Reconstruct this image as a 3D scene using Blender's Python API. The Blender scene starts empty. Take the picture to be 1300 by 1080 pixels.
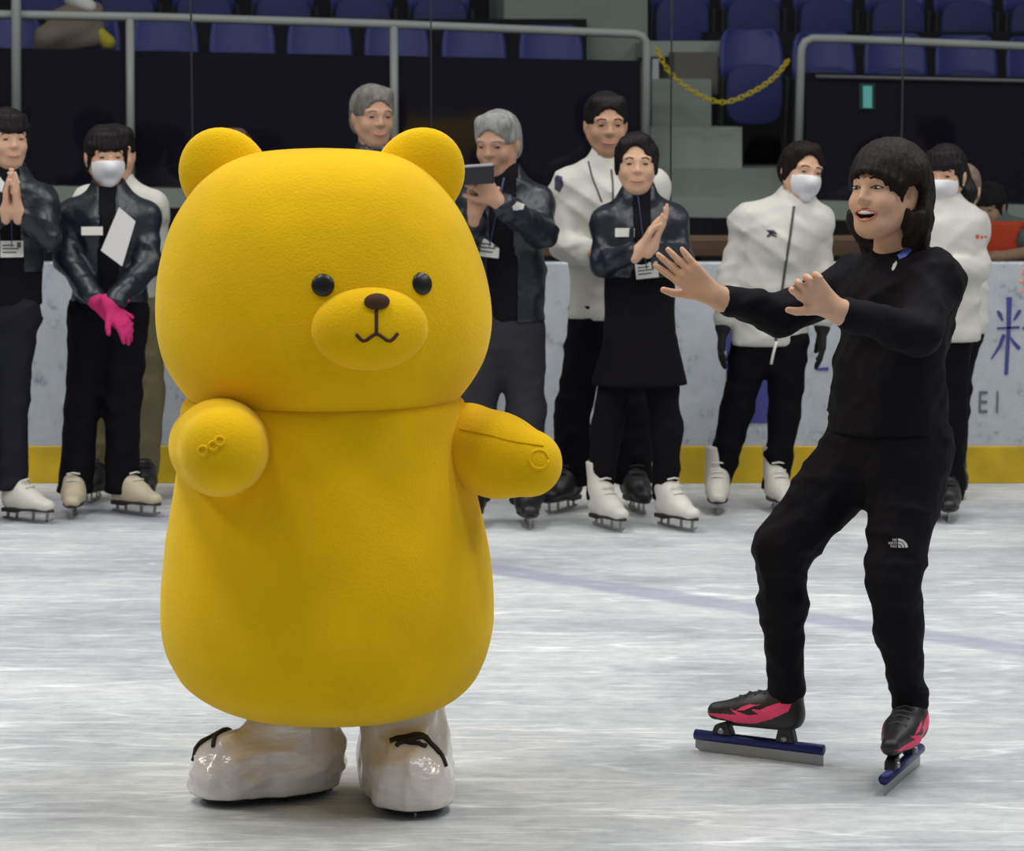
import bpy, math, random
import numpy as np
from mathutils import Vector, Matrix

random.seed(7)
RNG = np.random.RandomState(11)
SC = bpy.context.scene
COL = SC.collection

# ------------------------------------------------------------------ camera
FPX = 3600.0                      # focal length in pixels of the 1300 px wide picture
CAMH = 1.67
PITCH = math.atan((540 - 129) / FPX)
cam_d = bpy.data.cameras.new('camera')
cam = bpy.data.objects.new('camera', cam_d)
COL.objects.link(cam)
cam.location = (0, 0, CAMH)
cam.rotation_euler = (math.pi / 2 - PITCH, 0, 0)
cam_d.sensor_width = 36.0
cam_d.lens = 36.0 * FPX / 1300.0
cam_d.clip_end = 200
cam_d.dof.use_dof = True
cam_d.dof.focus_distance = 7.0
cam_d.dof.aperture_fstop = 9.0
SC.camera = cam

# ------------------------------------------------------------------ world, lamps, exposure
w = bpy.data.worlds.new('world')
SC.world = w
w.use_nodes = True
w.node_tree.nodes['Background'].inputs[0].default_value = (0.84, 0.87, 0.92, 1)
w.node_tree.nodes['Background'].inputs[1].default_value = 0.20
SC.view_settings.view_transform = 'Standard'
SC.view_settings.look = 'None'
SC.view_settings.gamma = 1.0
SC.view_settings.use_curve_mapping = False
SC.view_settings.exposure = 0.0
LAMP_W = 120.0
for lx in (-7.5, -2.5, 2.5, 7.5):
    for ly in (4.6, 7.6, 10.6):
        ld = bpy.data.lights.new('rink_ceiling_lamp', 'AREA')
        ld.shape = 'RECTANGLE'
        ld.size, ld.size_y = 1.6, 0.9
        ld.energy = LAMP_W
        ld.color = (1.0, 0.985, 0.95)
        lo = bpy.data.objects.new('rink_ceiling_lamp', ld)
        lo.location = (lx, ly, 7.5)
        COL.objects.link(lo)

# ------------------------------------------------------------------ picture -> world
CT, ST = math.cos(PITCH), math.sin(PITCH)
def ray(px, py):
    r, u = (px - 650) / FPX, -(py - 540) / FPX
    return np.array([r, CT + u * ST, -ST + u * CT])
ORG = np.array([0, 0, CAMH])
def P(px, py, Y):
    d = ray(px, py)
    return ORG + d * (Y / d[1])
def G(px, py, z=0.0):
    d = ray(px, py)
    return ORG + d * ((z - CAMH) / d[2])
def PL(px, py, y0, k):            # point on the upright plane Y = y0 + k X
    d = ray(px, py)
    return ORG + d * (y0 / (d[1] - k * d[0]))
def V(*a): return np.array(a, float)
def nrm(a):
    a = np.asarray(a, float); return a / (np.linalg.norm(a) + 1e-12)

# ------------------------------------------------------------------ materials
def lin(r, g, b):
    f = lambda c: (c / 255) / 12.92 if c <= 10 else ((c / 255 + 0.055) / 1.055) ** 2.4
    return (f(r), f(g), f(b), 1)
def mat(name, rgb, rough=0.6, metal=0.0, spec=0.5, sheen=0.0, sheen_tint=None, bump=0.0, bscale=60, var=0.0, vscale=8,
        stretch=(1, 1, 1), coat=0.0, emit=0.0, vcol=None):
    m = bpy.data.materials.new(name); m.use_nodes = True
    nt = m.node_tree; b = nt.nodes['Principled BSDF']
    c = lin(*rgb)
    b.inputs['Base Color'].default_value = c
    b.inputs['Roughness'].default_value = rough
    b.inputs['Metallic'].default_value = metal
    b.inputs['Specular IOR Level'].default_value = spec
    b.inputs['Sheen Weight'].default_value = sheen
    if sheen_tint: b.inputs['Sheen Tint'].default_value = lin(*sheen_tint)
    b.inputs['Coat Weight'].default_value = coat
    if emit:
        b.inputs['Emission Color'].default_value = c
        b.inputs['Emission Strength'].default_value = emit
    tc = nt.nodes.new('ShaderNodeTexCoord'); mp = nt.nodes.new('ShaderNodeMapping')
    mp.inputs['Scale'].default_value = stretch
    nt.links.new(tc.outputs['Object'], mp.inputs['Vector'])
    if var > 0:
        n = nt.nodes.new('ShaderNodeTexNoise'); n.inputs['Scale'].default_value = vscale; n.inputs['Detail'].default_value = 5
        nt.links.new(mp.outputs[0], n.inputs['Vector'])
        mx = nt.nodes.new('ShaderNodeMixRGB'); mx.blend_type = 'MIX'
        d = [max(0.0, x * (1 - var)) for x in c[:3]] + [1]
        if vcol: d = lin(*vcol)
        e = [min(1.0, x * (1 + var * 0.6)) for x in c[:3]] + [1]
        mx.inputs[1].default_value = d; mx.inputs[2].default_value = e
        rp = nt.nodes.new('ShaderNodeMapRange'); rp.inputs[1].default_value = 0.3; rp.inputs[2].default_value = 0.7
        nt.links.new(n.outputs['Fac'], rp.inputs[0]); nt.links.new(rp.outputs[0], mx.inputs[0])
        nt.links.new(mx.outputs[0], b.inputs['Base Color'])
    if bump > 0:
        n = nt.nodes.new('ShaderNodeTexNoise'); n.inputs['Scale'].default_value = bscale; n.inputs['Detail'].default_value = 4
        nt.links.new(mp.outputs[0], n.inputs['Vector'])
        bp = nt.nodes.new('ShaderNodeBump'); bp.inputs['Strength'].default_value = bump; bp.inputs['Distance'].default_value = 0.01
        nt.links.new(n.outputs['Fac'], bp.inputs['Height']); nt.links.new(bp.outputs[0], b.inputs['Normal'])
    return m

M = {}
M['plush'] = mat('yellow_plush', (232, 186, 8), 0.9, sheen=0.5, sheen_tint=(255, 226, 120), spec=0.1, bump=0.25, bscale=160, var=0.10, vscale=5)
M['seam'] = mat('plush_seam', (205, 158, 8), 0.95, spec=0.05)
M['button'] = mat('black_button', (14, 13, 14), 0.35)
M['brown'] = mat('brown_felt', (70, 42, 22), 0.9)
M['satin'] = mat('white_satin_cover', (222, 214, 206), 0.2, spec=0.9, coat=0.4, bump=0.9, bscale=11, stretch=(1, 1, 2.6), var=0.03, vscale=6)
M['blacksole'] = mat('black_sole', (16, 14, 15), 0.6, bump=0.4, bscale=40)
M['lace'] = mat('dark_lace', (28, 22, 22), 0.7)
M['blackwear'] = mat('black_sportswear', (15, 12, 18), 0.8, spec=0.14, bump=0.25, bscale=14, stretch=(1, 1, 2))
M['blackpants'] = mat('black_trousers', (14, 11, 17), 0.85, spec=0.12, bump=0.3, bscale=12)
M['navy'] = mat('navy_nylon', (22, 29, 40), 0.38, spec=0.5, bump=0.6, bscale=16, var=0.2, vscale=5)
M['navypants'] = mat('navy_trousers', (19, 18, 32), 0.75, spec=0.25, bump=0.3, bscale=12)
M['greypants'] = mat('dark_grey_trousers', (47, 47, 54), 0.8, spec=0.2, bump=0.3, bscale=12)
M['khaki'] = mat('khaki_trousers', (120, 112, 84), 0.85, spec=0.2, bump=0.3, bscale=12)
M['white'] = mat('white_jacket', (200, 198, 191), 0.6, spec=0.3, bump=0.4, bscale=9, var=0.04, vscale=7)
M['blacktop'] = mat('black_knit', (15, 13, 19), 0.85, spec=0.15, bump=0.3, bscale=30)
M['skin'] = mat('skin', (206, 164, 136), 0.55, spec=0.35, var=0.07, vscale=9)
M['skin_tan'] = mat('skin_tan', (186, 144, 118), 0.55, spec=0.35, var=0.07, vscale=9)
M['skin_pink'] = mat('skin_pink', (222, 158, 136), 0.55, spec=0.35, var=0.07, vscale=9)
M['lips'] = mat('lips', (190, 116, 102), 0.45)
M['mouth'] = mat('mouth_inside', (70, 26, 26), 0.6)
M['teeth'] = mat('teeth', (232, 226, 214), 0.3)
M['eyewhite'] = mat('eye_white', (214, 206, 200), 0.3)
M['iris'] = mat('eye_dark', (24, 16, 14), 0.2)
M['blackhair'] = mat('black_hair', (20, 16, 17), 0.55, spec=0.22, bump=0.9, bscale=45, stretch=(1, 1, 0.15))
M['brownhair'] = mat('dark_brown_hair', (27, 19, 17), 0.6, spec=0.18, bump=0.9, bscale=45, stretch=(1, 1, 0.15), var=0.3, vscale=30)
M['redhair'] = mat('reddish_brown_hair', (64, 42, 36), 0.5, bump=0.9, bscale=45, stretch=(1, 1, 0.2))
M['greyhair'] = mat('grey_hair', (112, 108, 104), 0.6, bump=0.9, bscale=50, var=0.45, vscale=35, stretch=(1, 1, 0.3))
M['silverhair'] = mat('silver_hair', (140, 140, 140), 0.6, bump=0.9, bscale=50, var=0.4, vscale=35, stretch=(1, 1, 0.3))
M['beigehair'] = mat('light_brown_hair', (112, 94, 82), 0.6, bump=0.9, bscale=50, stretch=(1, 1, 0.3))
M['mask'] = mat('white_mask', (214, 214, 218), 0.8, spec=0.2, bump=0.1, bscale=30)
M['whiteskate'] = mat('white_skate_leather', (204, 200, 191), 0.45, bump=0.15, bscale=30)
M['beigeskate'] = mat('beige_skate_leather', (188, 178, 152), 0.5, bump=0.15, bscale=30)
M['blackskate'] = mat('black_skate_leather', (22, 19, 22), 0.45, bump=0.15, bscale=30)
M['steel'] = mat('blade_steel', (150, 150, 152), 0.35, metal=0.7)
M['darksole'] = mat('dark_skate_sole', (44, 36, 34), 0.6)
M['bluemetal'] = mat('blue_anodised_tube', (28, 36, 96), 0.4, metal=0.35)
M['pink'] = mat('hot_pink_print', (236, 62, 110), 0.5)
M['pinkglove'] = mat('pink_knit_glove', (186, 30, 100), 0.85, bump=0.4, bscale=70)
M['blackglove'] = mat('black_knit_glove', (18, 16, 20), 0.85, bump=0.3, bscale=70)
M['card'] = mat('white_card', (226, 224, 218), 0.5)
M['paper'] = mat('white_paper', (214, 212, 210), 0.7)
M['print'] = mat('grey_print', (92, 90, 92), 0.7)
M['strap'] = mat('blue_lanyard', (52, 62, 98), 0.7)
M['logo'] = mat('white_logo_print', (205, 203, 200), 0.5)
M['darklogo'] = mat('dark_logo_print', (60, 58, 64), 0.6)
M['redprint'] = mat('red_print', (214, 86, 64), 0.6)
M['emblem'] = mat('dark_blue_emblem', (50, 52, 78), 0.7)
M['bluebadge'] = mat('blue_badge', (64, 92, 176), 0.5)
M['zip'] = mat('dark_zip', (70, 70, 72), 0.5)
M['cord'] = mat('white_cord', (216, 214, 206), 0.7)
M['orange'] = mat('orange_vest', (236, 74, 24), 0.7, bump=0.2, bscale=12)
M['tealsleeve'] = mat('grey_green_sweater', (108, 122, 122), 0.85, bump=0.3, bscale=30)
M['phone'] = mat('dark_phone', (30, 28, 32), 0.3)
M['phonegrey'] = mat('grey_phone_edge', (150, 150, 154), 0.35)
M['gold'] = mat('gold_metal', (230, 190, 60), 0.25, metal=0.8)
M['rail'] = mat('painted_rail', (168, 170, 168), 0.45, var=0.06, vscale=4)
M['panel'] = mat('dark_navy_panel', (13, 9, 29), 0.65, spec=0.12, var=0.12, vscale=2)
M['seat'] = mat('blue_plastic_seat', (44, 50, 118), 0.5, spec=0.35, var=0.1, vscale=6)
M['seatdark'] = mat('dark_seat_pan', (38, 42, 98), 0.6, spec=0.3)
M['bracket'] = mat('dark_bracket', (24, 22, 28), 0.6)
M['concrete'] = mat('grey_concrete', (132, 138, 132), 0.9, var=0.1, vscale=3, bump=0.2, bscale=20)
M['concretedark'] = mat('shaded_block_concrete', (98, 94, 90), 0.9, var=0.12, vscale=3)  # concrete of the stair block, its shade put into the colour
M['concretelight'] = mat('pale_concrete', (146, 152, 146), 0.9, var=0.08, vscale=3)
M['gap'] = mat('shaded_gap_dark', (22, 20, 27), 0.85, spec=0.15)  # unlit gap and risers of the stand, darkness painted as base colour
M['wood'] = mat('brown_wood', (112, 84, 62), 0.6, var=0.2, vscale=5, stretch=(0.3, 4, 4))
M['chain'] = mat('yellow_plastic_chain', (206, 184, 30), 0.5)
M['edge'] = mat('panel_edge_metal', (120, 118, 122), 0.4, metal=0.3)
M['exit'] = mat('lit_exit_face', (96, 180, 176), 0.5, emit=0.2)
M['exitframe'] = mat('green_exit_frame', (12, 60, 52), 0.5)
M['yellowkick'] = mat('yellow_kickplate', (214, 178, 16), 0.5, var=0.14, vscale=5, vcol=(180, 150, 26), bump=0.1, bscale=8)
M['bluprint'] = mat('blue_board_print', (66, 70, 140), 0.5, var=0.1, vscale=20)
M['greyprint'] = mat('grey_board_print', (98, 104, 118), 0.5)
M['yellowcloth'] = mat('yellow_cloth', (170, 160, 40), 0.8)
M['beigecloth'] = mat('beige_coat', (120, 108, 98), 0.9, bump=0.4, bscale=12)
M['joint'] = mat('glass_joint', (34, 36, 38), 0.5)

def ice_material():
    m = bpy.data.materials.new('ice'); m.use_nodes = True
    nt = m.node_tree; N = nt.nodes; L = nt.links; b = N['Principled BSDF']
    tc = N.new('ShaderNodeTexCoord')
    def noise(scale, sx, sy, detail=5, rough=0.6, rot=0):
        mp = N.new('ShaderNodeMapping'); mp.inputs['Scale'].default_value = (sx, sy, 1); mp.inputs['Rotation'].default_value = (0, 0, rot)
        L.new(tc.outputs['Object'], mp.inputs['Vector'])
        n = N.new('ShaderNodeTexNoise'); n.inputs['Scale'].default_value = scale; n.inputs['Detail'].default_value = detail
        n.inputs['Roughness'].default_value = rough
        L.new(mp.outputs[0], n.inputs['Vector']); return n
    def ramp(src, p):
        r = N.new('ShaderNodeValToRGB'); e = r.color_ramp.elements
        e[0].position, e[0].color = p[0]; e[1].position, e[1].color = p[-1]
        for q in p[1:-1]:
            k = e.new(q[0]); k.color = q[1]
        L.new(src, r.inputs[0]); return r
    n1 = noise(0.9, 1.0, 1.6, 9, 0.68, 0.12)
    r1 = ramp(n1.outputs['Fac'], [(0.34, lin(172, 176, 182)), (0.48, lin(199, 203, 206)), (0.62, lin(222, 224, 226))])
    n2 = noise(11, 1.0, 2.0, 8, 0.78, -0.2)
    r2 = ramp(n2.outputs['Fac'], [(0.38, (0.80, 0.81, 0.84, 1)), (0.52, (0.96, 0.97, 0.97, 1)), (0.62, (1.06, 1.06, 1.06, 1))])
    mx = N.new('ShaderNodeMixRGB'); mx.blend_type = 'MULTIPLY'; mx.inputs[0].default_value = 1
    L.new(r1.outputs[0], mx.inputs[1]); L.new(r2.outputs[0], mx.inputs[2])
    n6 = noise(2.2, 0.3, 2.2, 2, 0.4, 0.45); n7 = noise(2.6, 0.25, 2.0, 2, 0.4, -0.6)
    for nn_ in (n6, n7):                             # fine pale skate scratches
        r6 = ramp(nn_.outputs['Fac'], [(0.488, (1, 1, 1, 1)), (0.5, (1.0, 1.0, 1.0, 1)), (0.512, (1, 1, 1, 1))])
        r6.color_ramp.elements[1].color = (1.3, 1.3, 1.3, 1)
        m6 = N.new('ShaderNodeMixRGB'); m6.blend_type = 'MULTIPLY'; m6.inputs[0].default_value = 1
        L.new(mx.outputs[0], m6.inputs[1]); L.new(r6.outputs[0], m6.inputs[2]); mx = m6
    # painted line under the ice
    a, c = G(560, 712), G(1330, 830)
    d = nrm((c - a)[:2]); nn = (-d[1], d[0])
    sx = N.new('ShaderNodeSeparateXYZ'); L.new(tc.outputs['Object'], sx.inputs[0])
    def math_(op, x, y):
        q = N.new('ShaderNodeMath'); q.operation = op
        for i, v in enumerate((x, y)):
            if v is None: continue
            if isinstance(v, (int, float)): q.inputs[i].default_value = v
            else: L.new(v, q.inputs[i])
        return q.outputs[0]
    dist = math_('ADD', math_('MULTIPLY', sx.outputs[0], nn[0]), math_('MULTIPLY', sx.outputs[1], nn[1]))
    dist = math_('ABSOLUTE', math_('SUBTRACT', dist, float(a[0] * nn[0] + a[1] * nn[1])), None)
    n3 = noise(3, 1, 1.5, 5, 0.7)
    dist = math_('ADD', dist, math_('MULTIPLY', math_('SUBTRACT', n3.outputs['Fac'], 0.5), 0.09))
    mr = N.new('ShaderNodeMapRange'); mr.inputs[1].default_value = 0.06; mr.inputs[2].default_value = 0.11
    mr.inputs[3].default_value = 0.55; mr.inputs[4].default_value = 0.0
    L.new(dist, mr.inputs[0])
    m2 = N.new('ShaderNodeMixRGB'); m2.inputs[2].default_value = lin(146, 148, 176)
    L.new(mr.outputs[0], m2.inputs[0]); L.new(mx.outputs[0], m2.inputs[1])
    L.new(m2.outputs[0], b.inputs['Base Color'])
    n4 = noise(26, 1.0, 3.0, 6, 0.75, 0.3)
    n5 = noise(2.2, 1, 4, 4, 0.6, -0.1)
    rr = N.new('ShaderNodeMapRange'); rr.inputs[3].default_value = 0.26; rr.inputs[4].default_value = 0.6
    L.new(n5.outputs['Fac'], rr.inputs[0]); L.new(rr.outputs[0], b.inputs['Roughness'])
    bp = N.new('ShaderNodeBump'); bp.inputs['Strength'].default_value = 0.35; bp.inputs['Distance'].default_value = 0.02
    L.new(n4.outputs['Fac'], bp.inputs['Height']); L.new(bp.outputs[0], b.inputs['Normal'])
    b.inputs['Specular IOR Level'].default_value = 0.45
    return m
def board_material():
    m = mat('white_rink_board', (186, 191, 202), 0.4, spec=0.4, bump=0.04, bscale=6)
    nt = m.node_tree; N = nt.nodes; L = nt.links; b = N['Principled BSDF']
    tc = N.new('ShaderNodeTexCoord')
    n = N.new('ShaderNodeTexNoise'); n.inputs['Scale'].default_value = 14; n.inputs['Detail'].default_value = 6; n.inputs['Roughness'].default_value = 0.7
    L.new(tc.outputs['Object'], n.inputs[0])
    r = N.new('ShaderNodeValToRGB'); e = r.color_ramp.elements
    e[0].position, e[0].color = 0.30, lin(128, 136, 152); e[1].position, e[1].color = 0.42, lin(178, 184, 192)
    k = e.new(0.7); k.color = lin(192, 196, 203)
    L.new(n.outputs[0], r.inputs[0]); L.new(r.outputs[0], b.inputs['Base Color'])
    return m
def glass_material():
    m = bpy.data.materials.new('clear_glass'); m.use_nodes = True
    nt = m.node_tree; N = nt.nodes; L = nt.links
    N.remove(N['Principled BSDF'])
    t = N.new('ShaderNodeBsdfTransparent'); t.inputs[0].default_value = (0.95, 0.97, 0.96, 1)
    g = N.new('ShaderNodeBsdfGlossy'); g.inputs['Roughness'].default_value = 0.05
    fr = N.new('ShaderNodeFresnel'); fr.inputs[0].default_value = 1.25
    mx = N.new('ShaderNodeMixShader')
    L.new(fr.outputs[0], mx.inputs[0]); L.new(t.outputs[0], mx.inputs[1]); L.new(g.outputs[0], mx.inputs[2])
    L.new(mx.outputs[0], N['Material Output'].inputs[0])
    return m
M['ice'] = ice_material(); M['board'] = board_material(); M['glass'] = glass_material()

# ------------------------------------------------------------------ objects and tags
def link(name, me, mats=None, parent=None, smooth=True):
    o = bpy.data.objects.new(name, me); COL.objects.link(o)
    if mats is not None:
        for mm in (mats if isinstance(mats, (list, tuple)) else [mats]): me.materials.append(mm)
    if parent is not None:
        o.parent = parent
        o.matrix_parent_inverse = wmat(parent).inverted()
    return o
def wmat(o):
    m = o.matrix_basis.copy()
    if o.parent is not None: m = wmat(o.parent) @ o.matrix_parent_inverse @ m
    return m
def tag(o, label, cat, group=None, kind=None):
    o['label'] = label; o['category'] = cat
    if group: o['group'] = group
    if kind: o['kind'] = kind
    return o
def struct(o):
    o['kind'] = 'structure'; return o
def empty(name, loc, label=None, cat=None, group=None):
    o = bpy.data.objects.new(name, None); COL.objects.link(o)
    o.location = [float(x) for x in loc]; o.empty_display_size = 0.1
    if label: tag(o, label, cat, group)
    return o
def mesh_np(name, v, q, smooth=True, mi=None):
    me = bpy.data.meshes.new(name)
    v = np.asarray(v, np.float32); q = np.asarray(q, np.int32)
    me.vertices.add(len(v)); me.vertices.foreach_set('co', v.ravel())
    k = q.shape[1]
    me.loops.add(q.size); me.loops.foreach_set('vertex_index', q.ravel())
    me.polygons.add(len(q))
    me.polygons.foreach_set('loop_start', np.arange(0, q.size, k, dtype=np.int32))
    me.polygons.foreach_set('use_smooth', np.full(len(q), smooth))
    if mi is not None: me.polygons.foreach_set('material_index', np.asarray(mi, np.int32))
    me.update(calc_edges=True); me.validate()
    return me

class MB:
    """collects shapes into one mesh"""
    def __init__(s): s.v, s.f = [], []
    def add(s, v, f):
        o = len(s.v); s.v += [tuple(float(c) for c in x) for x in v]; s.f += [tuple(i + o for i in g) for g in f]
    def box(s, lo, hi):
        (a, b, c), (d, e, f) = lo, hi
        s.add([(a,b,c),(d,b,c),(d,e,c),(a,e,c),(a,b,f),(d,b,f),(d,e,f),(a,e,f)],
              [(0,3,2,1),(4,5,6,7),(0,1,5,4),(1,2,6,5),(2,3,7,6),(3,0,4,7)])
    def prism(s, pts, off):
        """polygon pts (3D list) extruded by vector off"""
        n = len(pts); pts = [np.asarray(p, float) for p in pts]
        s.add(pts + [p + off for p in pts], [tuple(range(n))[::-1], tuple(range(n, 2 * n))] +
              [(i, (i + 1) % n, n + (i + 1) % n, n + i) for i in range(n)])
    def tube(s, pts, r, seg=8, cap=True, flat=1.0, up=None):
        pts = [np.asarray(p, float) for p in pts]; n = len(pts)
        rr = r if hasattr(r, '__len__') else [r] * n
        vs = []; prev = None
        for i, p in enumerate(pts):
            t = nrm(pts[min(i + 1, n - 1)] - pts[max(i - 1, 0)])
            if prev is None:
                ref = np.asarray(up, float) if up is not None else (V(0, 0, 1) if abs(t[2]) < 0.9 else V(1, 0, 0))
                a = nrm(np.cross(t, ref))
            else:
                a = nrm(prev - t * np.dot(prev, t))
            prev = a; b = np.cross(a, t)
            for k in range(seg):
                th = 2 * math.pi * k / seg
                vs.append(p + rr[i] * (a * math.cos(th) + b * math.sin(th) * flat))
        fs = [(i*seg+k, i*seg+(k+1)%seg, (i+1)*seg+(k+1)%seg, (i+1)*seg+k) for i in range(n-1) for k in range(seg)]
        if cap: fs += [tuple(range(seg))[::-1], tuple((n-1)*seg+k for k in range(seg))]
        s.add(vs, fs)
    def ball(s, c, r, axes=None, seg=14, rings=9):
        c = np.asarray(c, float); r = r if hasattr(r, '__len__') else (r, r, r)
        A = axes if axes is not None else (V(1,0,0), V(0,1,0), V(0,0,1))
        vs = [c + A[2] * r[2]]
        for i in range(1, rings):
            ph = math.pi * i / rings
            for k in range(seg):
                th = 2 * math.pi * k / seg
                vs.append(c + A[0]*r[0]*math.sin(ph)*math.cos(th) + A[1]*r[1]*math.sin(ph)*math.sin(th) + A[2]*r[2]*math.cos(ph))
        vs.append(c - A[2] * r[2]); e = len(vs) - 1
        fs = [(0, 1+k, 1+(k+1)%seg) for k in range(seg)]
        for i in range(rings - 2):
            for k in range(seg):
                fs.append((1+i*seg+k, 1+(i+1)*seg+k, 1+(i+1)*seg+(k+1)%seg, 1+i*seg+(k+1)%seg))
        b = 1 + (rings - 2) * seg
        fs += [(b+k, e, b+(k+1)%seg) for k in range(seg)]
        s.add(vs, fs)
    def build(s, name, m, parent=None, smooth=True, bevel=0.0):
        me = bpy.data.meshes.new(name); me.from_pydata(s.v, [], s.f); me.update()
        for p in me.polygons: p.use_smooth = smooth
        o = link(name, me, m, parent)
        if bevel:
            bv = o.modifiers.new('bevel', 'BEVEL'); bv.width = bevel; bv.segments = 2; bv.limit_method = 'ANGLE'
        return o

def spline(pts, n):
    """Catmull-Rom through rows of pts, n samples"""
    p = np.asarray(pts, float); k = len(p) - 1
    t = np.linspace(0, k, n); i = np.minimum(t.astype(int), k - 1); u = (t - i)[:, None]
    g = lambda j: p[np.clip(j, 0, k)]
    p0, p1, p2, p3 = g(i - 1), g(i), g(i + 1), g(i + 2)
    return 0.5 * (2*p1 + (p2-p0)*u + (2*p0-5*p1+4*p2-p3)*u**2 + (3*p1-p0-3*p2+p3)*u**3)

# ------------------------------------------------------------------ implicit surfaces
class Field:
    """distance field on a rectilinear grid (finer inside the fine boxes), polygonised with surface nets"""
    def __init__(s, lo, hi, h, fine=()):
        s.ax = []
        for a in range(3):
            x, xs = float(lo[a]), []
            while x <= hi[a] + 1e-6:
                xs.append(x); st = h
                for fl, fh, fhh in fine:
                    if fl[a] - h < x < fh[a]: st = min(st, fhh)
                x += st
            s.ax.append(np.array(xs, np.float32))
        s.sh = tuple(len(x) for x in s.ax)
        s.f = np.full(s.sh, 0.5, np.float32); s.best = np.full(s.sh, 0.5, np.float32); s.m = np.zeros(s.sh, np.int8)
        s.h = h
    def sl(s, lo, hi):
        r = []
        for a in range(3):
            i, j = np.searchsorted(s.ax[a], lo[a]), np.searchsorted(s.ax[a], hi[a])
            r.append(slice(max(0, i - 1), min(s.sh[a], j + 1)))
        return tuple(r)
    def grid(s, sl):
        return (s.ax[0][sl[0]][:, None, None], s.ax[1][sl[1]][None, :, None], s.ax[2][sl[2]][None, None, :])
    def put(s, sl, d, k, mode, mi):
        f = s.f[sl]
        if mode == 'u':
            if k > 0:
                h = np.maximum(k - np.abs(f - d), 0) / k
                s.f[sl] = np.minimum(f, d) - h * h * k * 0.25
            else: s.f[sl] = np.minimum(f, d)
            b = s.best[sl]; w_ = d < b
            s.m[sl] = np.where(w_, mi, s.m[sl]); s.best[sl] = np.where(w_, d, b)
        else:
            if k > 0:
                h = np.maximum(k - np.abs(f + d), 0) / k
                s.f[sl] = np.maximum(f, -d) + h * h * k * 0.25
            else: s.f[sl] = np.maximum(f, -d)
            if mi is not None:
                s.m[sl] = np.where(d < 0.0008, mi, s.m[sl])
    def cap(s, a, b, ra, rb, k=0.02, mi=0, mode='u', F=None, kf=1.0):
        """tapered capsule; squashed by kf along the unit direction F"""
        a = np.asarray(a, float); b = np.asarray(b, float); R = max(ra, rb) + k + 3 * s.h
        sl = s.sl(np.minimum(a, b) - R, np.maximum(a, b) + R)
        X, Y, Z = s.grid(sl)
        px, py, pz = X - a[0], Y - a[1], Z - a[2]; ab = b - a
        sc = 1.0
        if F is not None and kf != 1.0:
            q = (px * F[0] + py * F[1] + pz * F[2]) * (1 / kf - 1)
            px, py, pz = px + q * F[0], py + q * F[1], pz + q * F[2]
            ab = ab + np.asarray(F) * np.dot(ab, F) * (1 / kf - 1); sc = (1 + kf) / 2
        L = float(np.dot(ab, ab)) + 1e-12
        t = np.clip((px * ab[0] + py * ab[1] + pz * ab[2]) / L, 0, 1)
        d = (np.sqrt((px - t*ab[0])**2 + (py - t*ab[1])**2 + (pz - t*ab[2])**2) - (ra + (rb - ra) * t)) * sc
        s.put(sl, d.astype(np.float32), k, mode, mi)
    def ell(s, c, r, A=None, k=0.02, mi=0, mode='u'):
        c = np.asarray(c, float); r = np.asarray(r, float); R = r.max() + k + 3 * s.h
        sl = s.sl(c - R, c + R); X, Y, Z = s.grid(sl)
        x, y, z = X - c[0], Y - c[1], Z - c[2]
        if A is None: A = (V(1,0,0), V(0,1,0), V(0,0,1))
        u = [x*a[0] + y*a[1] + z*a[2] for a in A]
        k0 = np.sqrt(sum((u[i]/r[i])**2 for i in range(3))); k1 = np.sqrt(sum((u[i]/r[i]**2)**2 for i in range(3))) + 1e-9
        s.put(sl, (k0*(k0-1)/k1).astype(np.float32), k, mode, mi)
    def box(s, c, half, A, rnd=0.01, k=0.01, mi=0, mode='u'):
        c = np.asarray(c, float); half = np.asarray(half, float); R = np.linalg.norm(half) + k + 3*s.h
        sl = s.sl(c - R, c + R); X, Y, Z = s.grid(sl); x, y, z = X-c[0], Y-c[1], Z-c[2]
        q = [np.abs(x*A[i][0]+y*A[i][1]+z*A[i][2]) - (half[i]-rnd) for i in range(3)]
        d = np.sqrt(sum(np.maximum(t, 0)**2 for t in q)) + np.minimum(np.maximum(np.maximum(q[0], q[1]), q[2]), 0) - rnd
        s.put(sl, d.astype(np.float32), k, mode, mi)
    def cut(s, p, n, k=0.0, lo=None, hi=None):
        """remove everything on the side n points to (inside an optional box)"""
        sl = s.sl(lo, hi) if lo is not None else (slice(None),) * 3
        X, Y, Z = s.grid(sl); n = nrm(n)
        d = ((X-p[0])*n[0] + (Y-p[1])*n[1] + (Z-p[2])*n[2]).astype(np.float32)
        f = s.f[sl]
        if k > 0:
            h = np.maximum(k - np.abs(f - d), 0) / k
            s.f[sl] = np.maximum(f, d) + h*h*k*0.25
        else: s.f[sl] = np.maximum(f, d)
    def wrinkle(s, amp, freq, seed=0, dirs=None, lo=None, hi=None):
        sl = s.sl(lo, hi) if lo is not None else (slice(None),) * 3
        X, Y, Z = s.grid(sl); r = np.random.RandomState(seed); n = 0
        for i in range(6):
            d = r.normal(size=3) * (dirs if dirs is not None else 1.0); d = nrm(d) * freq * r.uniform(0.6, 1.7)
            ph = r.uniform(0, 6.28)
            q = X*d[0] + Y*d[1] + Z*d[2]
            e = nrm(r.normal(size=3)) * freq * 0.4
            n = n + np.sin(q + ph + 1.2*np.sin(X*e[0] + Y*e[1] + Z*e[2]))
        s.f[sl] += (amp / 2.4 * n).astype(np.float32)
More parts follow.
